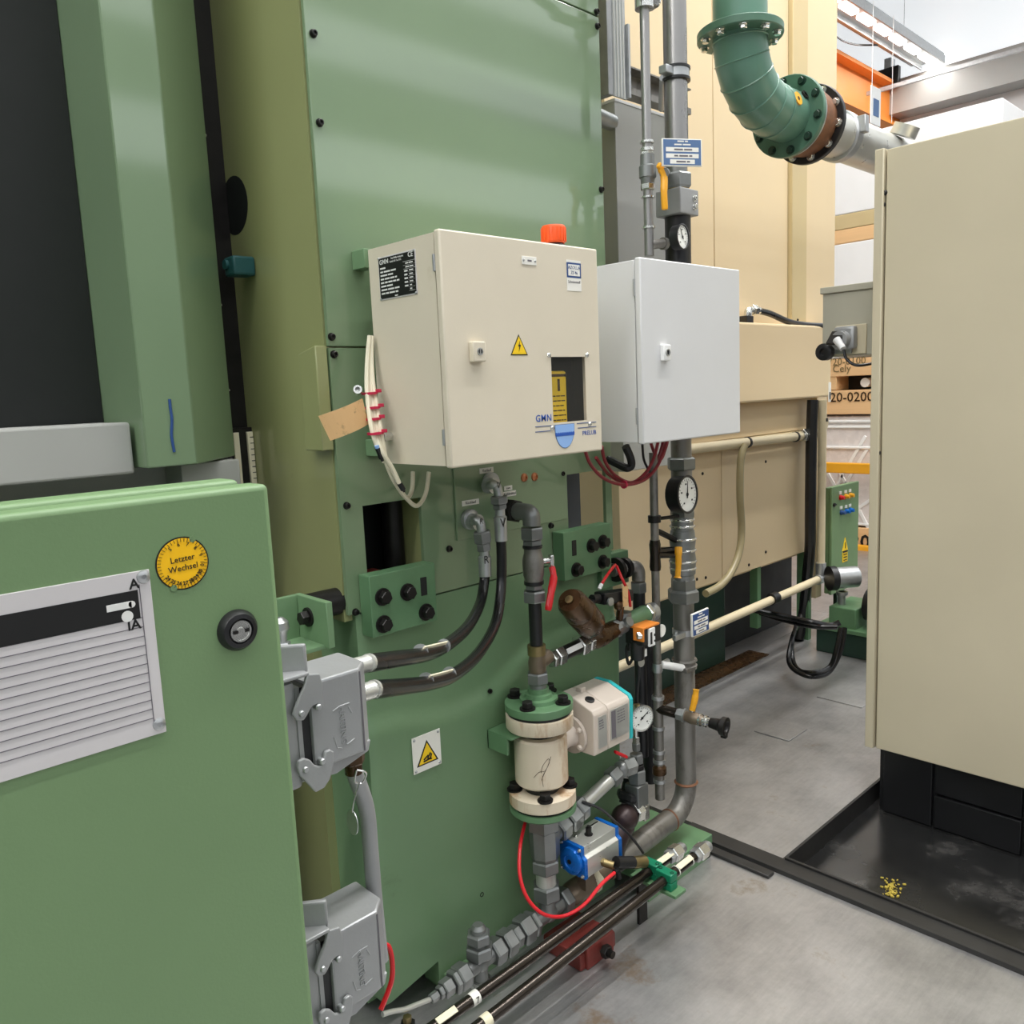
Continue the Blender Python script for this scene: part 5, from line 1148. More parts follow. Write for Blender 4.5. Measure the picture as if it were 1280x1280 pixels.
for p in [(y0_ + .016, zb_ - .006), (y1_ - .008, zb_ - .006), (y0_ + .006, za_ + .008), (y1_ - .008, za_ + .008)]:
    put('cap_screw', 'end cap screw', capscrew(.0045, .006), CHROM, t, (xa - .015, p[0], p[1]), NX)
O('cap_socket', B().lathe((xa - .026, ym, zm - .003), NX, [(0, .007), (.002, .007), (.002, .004), (-.002, .004), (-.002, 0)], 14), BLKM, t)
xq = (xa + xb) / 2 - .01
O('indicator', B().lathe((xq, ym, zb_), ZA, [(0, .013), (.002, .013), (.002, .009), (.022, .009), (.022, .005), (.028, .005)], 16).obox((xq + .02, ym, zb_ + .024), XA, YA, ZA, (.045, .003, .002)), BLKM, t)
for dx in (-.035, .04): put('cap_screw', 'end cap screw', capscrew(.0045, .006), CHROM, t, (xq + dx, ym + .02, zb_), (0, 0, 1))
O('mount', B().box(xq - .02, xq + .02, ym, ym + .035, L(725).z + .02, za_), VALVB, t)
sv = at(764, 1080, Y=1.49)
O('air_port', B().cyl((sv.x - .02, 1.512, sv.z + .008), (sv.x - .002, 1.48, sv.z), .012).hex((sv.x - .028, 1.52, sv.z + .016), (sv.x - .018, 1.505, sv.z + .010), .012), BRASS, t)
a, b = at(770, 1078, Y=1.48), at(791, 1078, Y=1.47)
O('silencer', B().cyl(a, b, .018, n=16), BLACK, t)
c = at(808, 1077, Y=1.462); O('silencer_tip', B().lathe(b, c - b, [(0, .017), (.01, .018), ((c - b).length - .008, .018), ((c - b).length, .011)], 18), BRASS, t)
O('tee_connector', B().cyl(at(768, 1090, Y=1.47), at(779, 1083, Y=1.48), .007).cyl(at(771, 1083, Y=1.475), at(774, 1098, Y=1.47), .008), BLACK, t)
O('air_hose', B().tube([at(768, 1091, Y=1.468), at(752, 1105, Y=1.46), at(730, 1131, Y=1.47), at(705, 1145, Y=1.49), at(680, 1143, Y=1.50), at(660, 1124, Y=1.53), at(650, 1095, Y=1.56), at(650, 1060, Y=1.60), at(656, 1030, Y=1.64), at(661, 1015, Y=1.66)], .0052, 10), REDH, label='thin red air hose sagging in a bow in front of the riser foot', cat='hose')
O('control_lead', B().tube([at(728, 1002, Y=1.58), at(752, 1012, Y=1.54), at(770, 1028, Y=1.50), at(785, 1042, Y=1.48), at(796, 1055, Y=1.47), at(804, 1066, Y=1.465)], .0042, 8), BLACK, label='thin black control lead arching over the blue actuator to its silencer', cat='cable')
# ---- main supply pipe
MX = 2.305
def mz(py): return at(848, py, Y=PY).z
def Mp(py): return V((MX, PY, mz(py)))
t = T('supply_pipe', 'thick grey steel supply pipe from the roof to the low elbow', 'pipe', L(845)); SPP = t
eR = .10; zel = L(840).z
ez = Mp(1000).z; exx = MX - eR
ezc = L(845).z + eR
O('pipe', B().cyl((MX, PY, ezc), Mp(752), .0355, n=26), PIPE, t)
O('pipe', B().cyl(Mp(207), (MX, PY, 4.2), .0365, n=26), PIPEB, t)
O('elbow', B().arc((MX - eR, PY, ezc), 0, PI / 2, XA, NZ, eR, .0365, 22, 12), PIPE, t)
pe = V((MX - eR, PY, ezc - eR))
O('pipe', B().cyl(L(762), pe, .0365, n=26), PIPE, t)
O('weld_seam', B().lathe(pe - XA * .004, XA, [(0, .037), (.004, .0395), (.008, .037)], 24), RUST, t)
O('weld_seam', B().lathe((MX, PY, ezc - .002), ZA, [(0, .037), (.005, .042), (.01, .037)], 24), RUST, t)
# upper valve group
def mh(y0, y1, r, m=ZINC, name='nut'): return O(name, B().hex(Mp(y1), Mp(y0), r), m, t)
def mc(y0, y1, r, m, name, r2=None): return O(name, B().cyl(Mp(y1), Mp(y0), r, r2, n=24), m, t)
mc(206, 222, .032, ZINC, 'neck'); mh(218, 237, .046); mc(236, 243, .036, BRASS, 'seal_ring')
O('clamp_block', B().box(MX - .055, MX + .045, PY - .05, PY + .045, mz(272), mz(240), .004), ALU, t)
for dz_ in (.012, -.014): put('clamp_screw', 'clamp screw', capscrew(.008, .009), CHROM, t, (MX + .02, PY - .05, mz(256) + dz_))
mc(270, 335, .041, BLACK, 'insulated_pipe')
O('valve_lever', B().obox(at(828, 213, Y=1.55), V((.8, 0, -.6)).normalized(), V((.6, 0, .8)).normalized(), YA, (.05, .018, .014), .004).tube([at(826, 211, Y=1.55), at(830, 222, Y=1.545), at(830, 240, Y=1.54), at(831, 262, Y=1.54)], [.011, .011, .010, .009], 10), YEL, t, 'yellow lever')
O('lever_hub', B().cyl(at(830, 216, Y=1.54), at(832, 216, Y=1.60), .014), ZINC, t)
# clamp with rubber lining at the top
O('pipe_clamp', B().lathe(Mp(101), ZA, [(0, .043), (mz(90) - mz(101), .043)], 24).box(MX - .075, MX - .035, PY - .02, PY + .01, mz(100), mz(90), .003), GALV, t)
O('rubber_lining', B().lathe(Mp(104), ZA, [(0, .046), (mz(101) - mz(104), .046)], 24).lathe(Mp(90), ZA, [(0, .046), (mz(87) - mz(90), .046)], 24), BLACK, t)
O('clamp_rod', B().cyl((MX - .04, PY + .02, mz(100)), (2.45, 1.76, mz(108)), .01), GALV, t)
# part below the grey cabinet
mc(545, 576, .034, PIPE, 'pipe'); mh(572, 588, .048); mc(586, 600, .035, PIPE, 'neck')
O('gauge_boss', B().lathe(Mp(640), ZA, [(0, .038), (.02, .042), (.08, .042), (mz(598) - mz(640), .036)], 22), PIPE, t)
mh(638, 648, .042, ZINC); mc(646, 668, .037, ZINC, 'ring')
for y_, r_ in ((652, .041), (660, .043), (676, .047), (690, .046), (704, .047), (713, .045)): O('ring', B().lathe(Mp(y_), ZA, [(0, r_ - .002), (.002, r_), (.006, r_), (.008, r_ - .002)], 24), CHROM, t)
O('valve_body', B().lathe(Mp(722), ZA, [(0, .034), (.01, .042), (.06, .044), (.09, .040), (.12, .044), (mz(664) - mz(722), .04)], 22), ZINC, t)
mc(716, 728, .038, ZINC, 'collar'); mh(724, 740, .043); mh(738, 754, .055)
O('valve_lever', B().tube([at(848, 684, Y=1.54), at(848, 695, Y=1.535), at(848, 707, Y=1.535), at(847, 722, Y=1.535)], [.012, .010, .009, .013], 10), YEL, t, 'yellow lever')
O('lever_hub', B().cyl(at(848, 690, Y=1.545), at(849, 690, Y=1.60), .012), ZINC, t)
O('collar_clamp', B().lathe(Mp(838), ZA, [(0, .042), (.012, .044), (.016, .037), (.024, .037), (.028, .044), (.034, .042)], 22).box(MX - .05, MX - .03, PY - .045, PY - .02, mz(838), mz(832), .003), PIPE, t)
O('strap_clamp', B().lathe(Mp(795), ZA, [(0, .039), (mz(788) - mz(795), .039)], 22).box(MX - .09, MX - .03, PY - .03, PY - .015, mz(795), mz(788), .003).cyl((MX - .075, PY - .02, mz(794)), (MX - .075, PY - .02, mz(784)), .006), GALV, t)
# gauges on the supply pipe
t = T('thermometer', 'large black cased dial thermometer on the supply pipe below the grey cabinet', 'gauge', (MX, PY - .04, mz(640)))
g = at(859, 618, Y=1.525); dial(t, g, (.05, -1, .05), .060, BLACK, .05, 82)
O('stem', B().cyl(g + V((-.005, .045, 0)), (MX, PY - .035, mz(618)), .012), BLKM, t)
t = T('upper_gauge', 'small black gauge with cream dial on the insulated supply pipe', 'gauge', (MX, PY - .04, mz(310)))
g = at(853, 296, Y=1.525); dial(t, g, (.1, -1, .0), .038, BLACK, .03, 120)
O('stem', B().cyl(g + V((-.008, .026, 0)), (MX, PY - .03, mz(297)), .016), BLACK, t)
# tags
def tagplate(c, ex, w_, h_, m, lab, navy):
    t = T('pipe_tag', lab, 'tag', c - ZA * h_ / 2, 'blue tags on the supply pipe'); ex = V(ex).normalized(); n = ex.cross(ZA); ez = ZA
    if navy: ez = V((0, 0, 1)); 
    ez = (ez - ex * ez.dot(ex)).normalized(); n = ex.cross(ez)
    O('holder', B().obox(c - n * .004, ex, ez, n, (w_, h_, .008), .0015), WLAB, t)
    O('plate', B().obox(c + n * .0005, ex, ez, n, (w_ * .94, h_ * .92, .001)), m, t)
    b_ = B(); w2 = B()
    for k, (v, u) in enumerate(((.10, .82), (-.13, .82), (-.34, .62))):
        b_.obox(c + n * .0012 + ez * (h_ * v), ex, ez, n, (w_ * u, h_ * .16, .0006)); words(w2, c + n * .0018 + ez * h_ * v - ex * w_ * u * .25, ex, ez, w_ * u * .55, h_ * .1, k)
    O('text_strip', b_, WLAB, t); O('print', w2, GINK, t)
    w3 = B(); words(w3, c + n * .0014 + ez * h_ * .40 - ex * w_ * .12, ex, ez, w_ * .26, h_ * .09, 5); words(w3, c + n * .0014 + ez * h_ * .28 - ex * w_ * .2, ex, ez, w_ * .42, h_ * .09, 6)
    O('title_print', w3, WLAB, t)
    return t
a, b = at(826, 190, Y=1.50), at(878, 191, Y=1.50)
tagplate((a + b) / 2, (.85, -.5, 0), .128, .078, BLUT, 'slate blue tag plate with white strips on the upper supply pipe', False)
c = at(876, 778, Y=1.53)
t = tagplate(c, (1, .0, .03), .098, .078, BLUN, 'navy blue tag plate with white strips strapped to the lower supply pipe', True)
O('hook', B().cyl(c + V((-.02, .01, -.01)), (MX + .02, PY - .03, mz(789)), .007), GALV, t)
# ---- thin return pipe beside it
TX = at(822, 850, Y=1.60).x
t = T('thin_pipe', 'thin steel pipe clipped beside the thick supply pipe, side branch with coupling', 'pipe', (TX, PY, .4))
def Tz(py): return V((TX, PY, at(822, py, Y=PY).z))
O('pipe', B().cyl(Tz(900), Tz(565), .0135, n=16), PIPE, t)
O('pipe', B().cyl(V((TX, PY, at(812, 320, Y=PY).z)), V((TX, PY, 3.4)), .0145, n=16), PIPEB, t)
def U(py): return V((TX, PY, at(811, py, Y=PY).z))
for (y0, y1, r_, hx_) in ((177, 180, .021, 0), (186, 190, .021, 0), (190, 196, .021, 1), (230, 238, .023, 1), (246, 248, .021, 0), (283, 286, .02, 0)):
    O('ring', B().hex(U(y1), U(y0), r_) if hx_ else B().cyl(U(y1), U(y0), r_, n=18), CHROM, t)
O('valve_body', B().lathe(U(230), ZA, [(0, .02), (.015, .022), (.018, .026), (.05, .026), (.053, .022), (U(194).z - U(230).z, .021)], 18), ZINC, t)
O('branch_tee', B().cyl(U(306), U(306) + V((.085, 0, .012)), .014).lathe(U(306) + V((.07, 0, .01)), XA, [(0, .019), (.014, .019)], 16), PIPE, t)
q = U(8)
O('top_union', B().cyl(U(14), U(2), .028, n=20).cyl(q + V((-.12, -.02, .03)), q + V((.06, 0, .02)), .016).hex(q + V((.02, 0, .02)), q + V((.05, 0, .02)), .026), CHROM, t)
O('top_cross_pipe', B().cyl(q + V((-.5, -.06, .16)), q + V((-.1, -.02, .04)), .014), PIPEB, t)
O('pipe_clip', B().lathe(Tz(652), ZA, [(0, .021), (.022, .021)], 16).cyl(Tz(648), (MX, PY - .01, mz(645)), .006), BLKM, t)
O('tee', B().lathe(Tz(712), ZA, [(0, .017), (.012, .019), (.05, .017), (.085, .019), (.10, .016)], 16).cyl(Tz(690), (MX - .03, PY, mz(690)), .019), DPIPE, t)
O('stay', B().tube([Tz(662), Tz(668) + XA * .04, (MX - .03, PY, mz(676))], .010, 8), BLKM, t)
O('tee', B().lathe(Tz(840), ZA, [(0, .015), (.006, .018), (.03, .016)], 14).cyl(Tz(833), Tz(833) + V((.06, 0, .004)), .009), GALV, t)
O('white_link', B().cyl(Tz(833) + V((.02, 0, .002)), (MX - .04, PY - .02, mz(833)), .0125), WHITE, t)
O('pipe', B().cyl(Tz(1000), Tz(868), .0165, n=14), PIPE, t)
for y_ in (872, 910, 940, 952, 977): O('ring', B().cyl(Tz(y_ + 2), Tz(y_ - 2), .021, n=16), GALV, t)
O('drain_valve', B().ball(Tz(963), .024).cyl(Tz(968), Tz(960), .024), BRONZ, t)
sA = V((TX, PY, at(826, 884, Y=PY).z)); sB = at(905, 908, X=TX + .03); sd = (sB - sA).normalized(); sl = (sB - sA).length
def sp(u): return sA + sd * sl * u
O('side_branch', B().cyl(sA, sp(.42), .0165), DPIPE, t)
O('ring', B().hex(sp(.30), sp(.40), .020), GALV, t); O('ring', B().cyl(sp(.40), sp(.43), .023), GALV, t)
O('tap_body', B().lathe(sp(.43), sd, [(0, .016), (.02, .021), (.04, .020), (.06, .015)], 16), VALVB, t)
O('ring', B().cyl(sp(.64), sp(.67), .02), CHROM, t); O('ring', B().cyl(sp(.72), sp(.75), .019), CHROM, t); O('spout', B().cyl(sp(.6), sp(.85), .014), CHROM, t)
O('claw_coupling', B().lathe(sp(.80), sd, [(0, .016), (.03, .02), (.04, .03), (.055, .03), (.055, .02), (.045, .016)], 20).obox(sp(1.0) + V((0, 0, -.03)), sd, V((0, 0, 1)).cross(sd).normalized(), ZA, (.02, .018, .016), .004), BLKM, t)
hk = sp(.53)
O('tap_lever', B().cyl(hk, hk + ZA * .03, .006), CHROM, t)
O('tap_grip', B().tube([hk + ZA * .025, hk + V((.006, -.004, .05)), hk + V((.012, -.006, .075)), hk + V((.016, -.006, .092))], [.010, .011, .0095, .012], 10), YEL, t, 'yellow tap grip')
# ---- angle seat valve branch
t = T('angle_seat_valve', 'oily brown angle seat valve slanting up from the branch off the riser', 'valve', at(760, 800, Y=PY))
S0, S1 = at(690, 824, Y=PY), at(783, 779, Y=PY); sdv = (S1 - S0).normalized()
def Sx(px):
    q = at(px, 824 - (px - 690) * .484, Y=PY); return S0 + sdv * (q - S0).dot(sdv)
for (a_, b_, r_) in ((688, 693, .026), (694, 703, .028), (722, 731, .032), (732, 738, .03)): O('nut', B().hex(Sx(a_), Sx(b_), r_), CHROM, t)
O('pipe', B().cyl(Sx(700), Sx(724), .021), BLKM, t)
O('white_band', B().obox(Sx(712) + V((0, -.021, .012)), sdv, V((0, .5, .85)).normalized(), sdv.cross(V((0, .5, .85))).normalized(), (.065, .016, .003), .001), WHITE, t)
O('valve_body', B().lathe(Sx(736), sdv, [(0, .024), (.02, .032), (.06, .034), (.085, .03), ((Sx(769) - Sx(736)).length, .026)], 20), BRONZ, t)
a, b = at(752, 795, Y=1.59), at(712, 750, Y=1.54); dv = b - a; ln_ = dv.length
O('actuator', B().lathe(a, dv, [(0, .020), (ln_ * .22, .021), (ln_ * .3, .038), (ln_ * .36, .046), (ln_ * .68, .047), (ln_ * .70, .044), (ln_ * .72, .045), (ln_ * .94, .042), (ln_, .034), (ln_, .014), (ln_ + .006, .013)], 28), BRONZ, t)
O('indicator', B().lathe(b, dv, [(0, .012), (.006, .012), (.007, .008)], 14), BRASS, t)
O('nut', B().hex(Sx(766), Sx(771), .03), ZINC, t); O('tee', B().cyl(Sx(770), Sx(790), .026).cyl(Sx(780), Sx(780) + ZA * .04, .024).lathe(Sx(778) + V((0, -.02, .012)), V((0, -1, .6)), [(0, .018), (.012, .016)], 16), ZINC, t)
# ---- green union, elbow from the wall and dark drop pipe
t = T('union_pipe', 'green painted union with bright nut left of the thick supply pipe', 'pipe', at(800, 790, Y=PY))
u0, u1, u2 = at(784, 779, Y=PY), at(806, 768, Y=PY), at(822, 762, Y=PY)
O('sleeve', B().cyl(u0, u1, .03, n=22), GFLNG, t); O('nut', B().hex(u1, u1.lerp(u2, .3), .034), CHROM, t); O('end', B().lathe(u1.lerp(u2, .3), u2 - u1, [(0, .03), (.025, .03), (.035, .02)], 18), GALV, t)
t = T('drop_pipe', 'dark steel drop pipe with elbow coming from the wall lug', 'pipe', at(815, 960, Y=1.66))
DX = at(798, 720, Y=1.66).x
dz0 = at(798, 718, Y=1.66).z
O('elbow', B().tube([(DX - .10, 1.69, dz0 + .028), (DX - .05, 1.68, dz0 + .028), (DX - .012, 1.665, dz0 + .026), (DX, 1.66, dz0 + .01), (DX, 1.66, dz0 - .02)], .022, 14), PIPE, t)
O('ring', B().lathe((DX - .055, 1.68, dz0 + .028), XA, [(0, .034), (.018, .034)], 18).lathe((DX - .09, 1.685, dz0 + .028), XA, [(0, .040), (.014, .040)], 18), BLKM, t)
O('nut', B().hex((DX, 1.66, dz0 - .06), (DX, 1.66, dz0 - .025), .027), ZINC, t)
O('tube', B().cyl((DX, 1.66, dz0 - .05), (DX, 1.66, .42), .021, n=16), BLACK, t)
O('tube', B().cyl((DX + .06, 1.675, dz0 - .25), (DX + .06, 1.675, .30), .024, n=16), BLACK, t)
# solenoid with red leads
t = T('solenoid_valve', 'small black solenoid valve with two red leads above the brown valve', 'valve', at(765, 756, Y=1.60))
a, b = at(748, 748, Y=1.60), at(786, 743, Y=1.60); d_ = (b - a).normalized(); n_ = d_.cross(ZA).normalized()
O('coil', B().obox((a + b) / 2, d_, n_, n_.cross(d_) * -1, ((b - a).length * .95, .045, .036), .004), BLACK, t)
c = at(762, 752, Y=1.572); O('knob', B().lathe(c, NY, [(0, .013), (.006, .013), (.007, .006)], 18), GALV, t)
O('port', B().cyl(a, a - d_ * .03, .014).cyl(a - d_ * .03, a - d_ * .035 - ZA * .02, .012), BLACK, t)
O('lead', B().tube([at(751, 732, Y=1.58), at(757, 722, Y=1.585), at(764, 712, Y=1.6), at(769, 706, Y=1.63)], .0045, 8), RED, t); O('lead', B().tube([at(771, 708, Y=1.62), at(777, 722, Y=1.585), at(785, 740, Y=1.575), at(788, 758, Y=1.58)], .0045, 8), RED, t)
O('lead_end', B().cyl(at(752, 730, Y=1.58), at(749, 736, Y=1.58), .006), WHITE, t)
O('label_slip', B().box(at(781, 745, Y=1.57).x - .012, at(781, 745, Y=1.57).x + .014, 1.568, 1.570, at(781, 758, Y=1.57).z, at(781, 733, Y=1.57).z), TAN, t)
O('stem', B().cyl(at(776, 757, Y=1.58), at(774, 778, Y=1.60), .011).ball(at(773, 757, Y=1.58), .015), BRONZ, t)
# flow switch with display
t = T('flow_switch', 'black and orange flow switch with small display beside the supply pipe', 'sensor', at(815, 806, Y=1.55))
a = at(803, 793, Y=1.55)
O('housing', B().box(a.x - .03, a.x + .065, 1.525, 1.595, a.z - .03, a.z + .026, .004), BLACK, t)
O('orange_lid', B().box(a.x - .035, a.x + .05, 1.52, 1.60, a.z + .026, a.z + .033, .002).box(a.x - .035, a.x - .028, 1.52, 1.56, a.z - .012, a.z + .03, .002), ORANB, t)
c = at(816, 792, Y=1.522)
O('display', B().box(c.x - .022, c.x + .008, 1.518, 1.526, a.z - .034, a.z + .024, .002), WHITE, t)
O('display_mark', B().box(c.x - .018, c.x - .009, 1.517, 1.519, a.z - .026, a.z + .012).box(c.x + .001, c.x + .008, 1.517, 1.519, a.z - .004, a.z + .004).box(c.x + .001, c.x + .008, 1.517, 1.519, a.z - .022, a.z - .016), BLACK, t)
e = at(829, 790, Y=1.523)
O('round_window', B().prism([(e.x - .012, 1.5215, a.z - .018), (e.x - .012, 1.5215, a.z + .022)] + [(e.x - .008 + .02 * math.cos(x), 1.5215, a.z + .002 + .02 * math.sin(x)) for x in [PI / 2 - k * PI / 8 for k in range(9)]], (0, .004, 0)), WLAB, t)
O('bolt', B().hex(at(796, 795, Y=1.54), at(803, 794, Y=1.53), .012), CHROM, t)
O('plug', B().cyl(at(797, 800, Y=1.56), at(797, 822, Y=1.57), .022).cyl(at(790, 790, Y=1.58), at(788, 812, Y=1.59), .012), BLACK, t)
O('lead', B().tube([at(797, 820, Y=1.57), at(798, 840, Y=1.58), at(796, 870, Y=1.6), at(797, 910, Y=1.62)], .006, 8), BLACK, t)
O('lead', B().tube([at(788, 800, Y=1.59), at(783, 812, Y=1.6), at(786, 830, Y=1.61), at(793, 818, Y=1.6)], .005, 8), BLACK, t)
t = T('key_tag', 'oval metal tag on wire hanging behind the flow switch', 'tag', at(801, 835, Y=1.56))
O('disc', B().lathe(at(801.5, 828, Y=1.56), (-.1, -1, .1), [(0, .0145), (.0012, .0145)], 20), GALV, t)
O('wire', B().tube([at(801, 823, Y=1.56), at(798, 818, Y=1.56), at(803, 816, Y=1.56), at(804, 819, Y=1.56)], .0016, 6), CHROM, t)
O('clip', B().box(at(804, 817, Y=1.56).x - .008, at(804, 817, Y=1.56).x + .008, 1.55, 1.562, at(804, 820, Y=1.56).z, at(804, 815, Y=1.56).z + .012, .002), WHITE, t)
# brown check valve behind the actuator
t = T('check_valve', 'dark brown cast elbow valve standing behind the blue actuator', 'valve', at(770, 1075, Y=PY))
c = at(781, 1022, Y=1.60); b = at(765, 1075, Y=1.60)
O('bulb', B().ball(c, .046, (1, .95, .92), 24), DBRN, t)
O('stem', B().tube([c - ZA * .02, c.lerp(b, .5) + V((-.01, 0, 0)), b], .036, 16), DBRN, t)
a = at(800, 1010, Y=1.58)
O('union_nut', B().hex(c + V((.03, -.01, .01)), c + V((.06, -.014, .012)), .036).obox(c + V((.065, -.016, .03)), XA, YA, ZA, (.012, .03, .05), .004).obox(c + V((.085, -.016, -.01)), XA, YA, ZA, (.03, .02, .05), .004), CHROM, t)
O('upper_stub', B().cyl(at(785, 1005, Y=1.62), at(790, 975, Y=1.63), .03).hex(at(786, 1000, Y=1.61), at(788, 990, Y=1.61), .045), BLACK, t)
# ---- pair of drain tubes near the floor
def rod(p, q, lab, grp, yv):
    a, b = at(*p, Y=yv), at(*q, Y=yv); d = (b - a).normalized()
    t = T('drain_tube', lab, 'tube', a, 'dark drain tubes along the machine base')
    O('tube', B().cyl(a - d * .35, b - d * .05, .0155, n=20), DPIPE, t)
    O('end_nut', B().hex(b - d * .055, b - d * .015, .026), CHROM, t); O('end_plug', B().lathe(b - d * .018, d, [(0, .02), (.022, .018), (.03, .012)], 16), GALV, t); O('end_nut', B().hex(b - d * .075, b - d * .055, .022), GALV, t)
    return t, a, d, b
tA, aA, dA, bA = rod((606, 1277), (884, 1058), 'front dark steel drain tube running low along the base to the floor edge', None, 1.40)
tB, aB, dB, bB = rod((585, 1253), (852, 1060), 'rear dark steel drain tube just behind the front one, under the actuator', None, 1.465)
def onrod(a, d, px, py, yv): q = at(px, py, Y=yv); return a + d * (q - a).dot(d)
for (tt, a, d, pts, yv) in ((tA, aA, dA, [((845, 1089), (862, 1076))], 1.40), (tB, aB, dB, [((820, 1083), (838, 1069))], 1.465)):
    for p, q in pts:
        u, v_ = onrod(a, d, *p, yv), onrod(a, d, *q, yv); O('marker_sleeve', B().obox((u + v_) / 2 + V((0, -.008, .015)), d, V((0, .9, .4)).normalized(), d.cross(V((0, .9, .4))).normalized(), ((v_ - u).length, .018, .004), .001), CLAB, tt)
        for z_ in (u, v_): O('tie', B().lathe(z_ - d * .0015, d, [(0, .0172), (.003, .0172)], 14), WLAB, tt)
u = onrod(aB, dB, 592, 1247, 1.465); O('number_band', B().lathe(u - dB * .012, dB, [(0, .017), (.024, .017)], 16), WLAB, tB)
text('7', u + V((0, -.0172, .004)), dB, V((0, .2, 1)).normalized(), .022, INK, tB)
u = onrod(aA, dA, 607, 1276, 1.40); O('number_band', B().lathe(u - dA * .012, dA, [(0, .017), (.024, .017)], 16), CLAB, tA)
u = onrod(aB, dB, 556, 1272, 1.465); O('marker_sleeve', B().obox(u + V((0, -.008, .015)), dB, V((0, .9, .4)).normalized(), dB.cross(V((0, .9, .4))).normalized(), (.06, .018, .004), .001), CLAB, tB)
def clamp(c, d, lab, x):
    t = T('pipe_clamp', lab, 'clamp', c - ZA * .05, 'green clamps of the drain tubes')
    O('lower_half', B().obox(c - ZA * .013, d, YA, ZA, (.034, .058, .026), .003), TEAL, t); O('upper_half', B().obox(c + ZA * .014, d, YA, ZA, (.034, .058, .026), .004), TEAL, t)
    for dy in (-.021, .021): O('screw', B().lathe(c + V((0, dy, .0265)), ZA, [(0, .006), (.0015, .006), (.0015, .004), (-.004, .004)], 12), BLKM, t)
    return t
uA, uB = onrod(aA, dA, 833, 1099, 1.40), onrod(aB, dB, 815, 1087, 1.465)
clamp(uB, dB, 'rear green plastic pipe clamp nearer the blue actuator', 0); t = clamp(uA, dA, 'front green plastic pipe clamp on the outer drain tube', 0)
O('weld_plate', B().box(uA.x - .025, uA.x + .03, 1.35, 1.52, uA.z - .036, uA.z - .026, .001), GFLNG, t)
O('support', B().box(uA.x - .02, uA.x + .02, 1.49, 1.50, .0, uA.z - .03), BLKM, t)
# small fittings under the thin tube, bottom left
t = T('bleed_fitting', 'small bright hexagon bleed screw near the bottom left of base', 'fitting', at(508, 1278, Y=1.62))
c = at(509, 1272, Y=1.60); O('body', B().hex(c - ZA * .05, c - ZA * .012, .02).cyl(c - ZA * .1, c - ZA * .05, .014), BLKM, t); O('screw', B().hex(c - ZA * .012, c + ZA * .004, .012), BRASS, t)
# ================================================================== big green duct above
DY = 1.75; dr = .0985
t = T('extraction_duct', 'large green segmented duct elbow with bolted flanges overhead', 'duct', (3.2, DY, 2.6))
ax = at(925, 40, Y=DY).x; axz = at(1000, 152, Y=DY).z
fz = at(921, 42, Y=DY).z
fx = at(985, 147, Y=DY).x
ER = fx - .13 - ax
O('upper_pipe', B().cyl((ax, DY, fz), (ax, DY, 4.6), dr, n=36), GDUCT, t)
O('flange', B().lathe((ax, DY, fz - .014), ZA, [(0, dr + .055), (.003, dr + .058), (.026, dr + .058), (.029, dr + .055)], 40), GDFL, t)
for k in range(10):
    a_ = 2 * PI * k / 10; q = V((ax + (dr + .035) * math.cos(a_), DY + (dr + .035) * math.sin(a_), fz - .014))
    put('flange_bolt', 'duct bolt', hexbolt(.013, .016), CHROM, t, q, (0, 0, -1))
cz = axz + ER
segs = 5; pts_ = []
if cz > fz - .014: cz = fz - .02
ERz = cz - axz
for k in range(segs + 1):
    a_ = PI / 2 * k / segs; pts_.append(V((ax + ER * (1 - math.cos(a_)), DY, cz - ERz * math.sin(a_))))
dpts = [V((ax, DY, fz - .01))] + pts_ + [V((fx, DY, axz))]
def mitre(pts, r, n=36):
    b_ = B(); tb = bmesh.new(); rings = []
    for i, q in enumerate(pts):
        d0 = (pts[i] - pts[max(i - 1, 0)]).normalized() if i else (pts[1] - pts[0]).normalized(); d1 = (pts[min(i + 1, len(pts) - 1)] - pts[i]).normalized() if i < len(pts) - 1 else d0
        d = (d0 + d1).normalized(); u = V((0, 1, 0)); v = d.cross(u); s_ = 1 / max(.5, d.dot(d1))
        rings.append([tb.verts.new(q + u * r * math.cos(2 * PI * k / n) + v * r * s_ * math.sin(2 * PI * k / n)) for k in range(n)])
    for A_, B_ in zip(rings, rings[1:]):
        for k in range(n):
            f_ = tb.faces.new((A_[k], A_[(k + 1) % n], B_[(k + 1) % n], B_[k])); f_.smooth = True
    b_._merge(tb); return b_
O('elbow', mitre(dpts, dr), GDUCT, t)
sm = B()
for i in range(1, len(dpts) - 1):
    d = ((dpts[i] - dpts[i - 1]).normalized() + (dpts[i + 1] - dpts[i]).normalized()).normalized()
    sm.lathe(dpts[i] - d * .003, d, [(0, dr + .001), (.003, dr + .004), (.006, dr + .001)], 36, False)
O('weld_seam', sm, GDUCT, t)
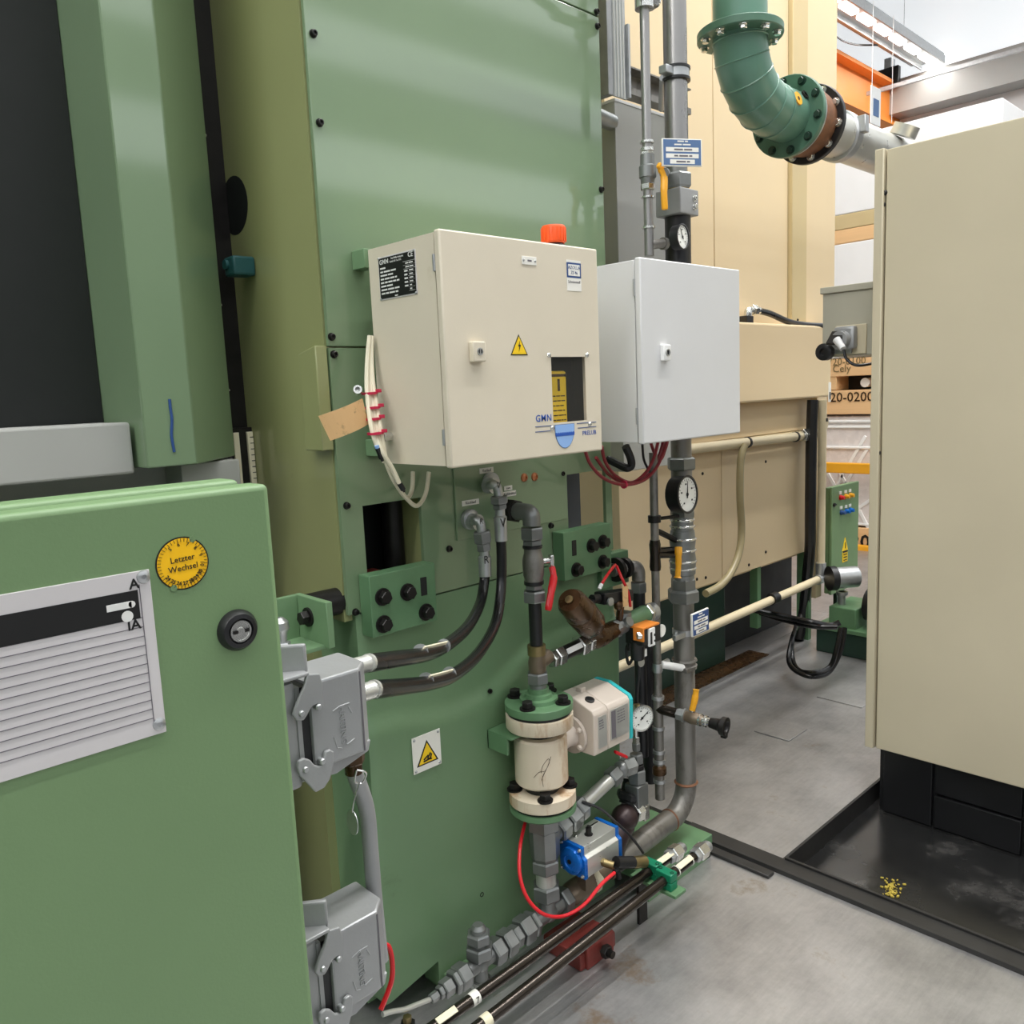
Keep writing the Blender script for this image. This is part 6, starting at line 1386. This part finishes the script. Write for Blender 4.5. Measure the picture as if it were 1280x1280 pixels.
O('flange', B().lathe((fx - .01, DY, axz), XA, [(0, dr + .055), (.003, dr + .058), (.022, dr + .058), (.025, dr + .055)], 44), GDFL, t)
O('gasket', B().lathe((fx + .015, DY, axz), XA, [(0, dr + .05), (.02, dr + .05)], 44), GALV, t)
O('joint_ring', B().lathe((fx + .035, DY, axz), XA, [(0, dr + .03), (.06, dr + .038), (.13, dr + .03)], 40), RUST, t, 'brown stained joint ring')
O('flange', B().lathe((fx + .165, DY, axz), XA, [(0, dr + .055), (.003, dr + .058), (.022, dr + .058), (.025, dr + .055)], 44), BLACK, t, 'black flange')
for k in range(10):
    a_ = 2 * PI * (k + .3) / 10; q = V((0, DY + (dr + .035) * math.cos(a_), axz + (dr + .035) * math.sin(a_)))
    put('flange_bolt', 'duct bolt dark', hexbolt(.0131, .014), GDARK, t, q + XA * (fx - .01), NX); put('flange_bolt', 'duct bolt', hexbolt(.013, .016), CHROM, t, q + XA * (fx + .165), NX)
c = V((fx - .10, DY - dr * .95, axz + .025))
O('yellow_sticker', B().lathe(c + V((0, .0, 0)), V((0, -.96, .26)), [(-.012, .026), (.004, .026)], 24), YEL, t); O('sticker_mark', B().lathe(c + V((0, -.003, .0)), V((0, -.96, .26)), [(0, .008), (.0025, .008)], 14), BRONZ, t)
O('test_port', B().lathe(c + V((.075, .012, .03)), V((0, -.93, .5)), [(0, .018), (.008, .018), (.008, .010), (0, .01)], 16), BLKM, t)
t2 = T('steel_duct', 'pale grey steel duct running on from the black flange behind the beige cabinet', 'duct', (4, DY, axz - dr))
O('tube', B().cyl((fx + .19, DY, axz), (6.6, DY, axz), dr - .004, n=36), ALUB, t2)
O('band', B().lathe((fx + .42, DY, axz), XA, [(0, dr + .002), (.004, dr + .008), (.05, dr + .008), (.054, dr + .002)], 36).box(fx + .43, fx + .47, DY - dr - .03, DY - dr + .01, axz - .01, axz + .06, .004), GALV, t2)
O('saddle', B().lathe((fx + .95, DY - .08, axz + dr - .03), V((0, -.5, 1)), [(0, .06), (.05, .06), (.05, .045), (.02, .045)], 20), ALUB, t2)
flush_texts()
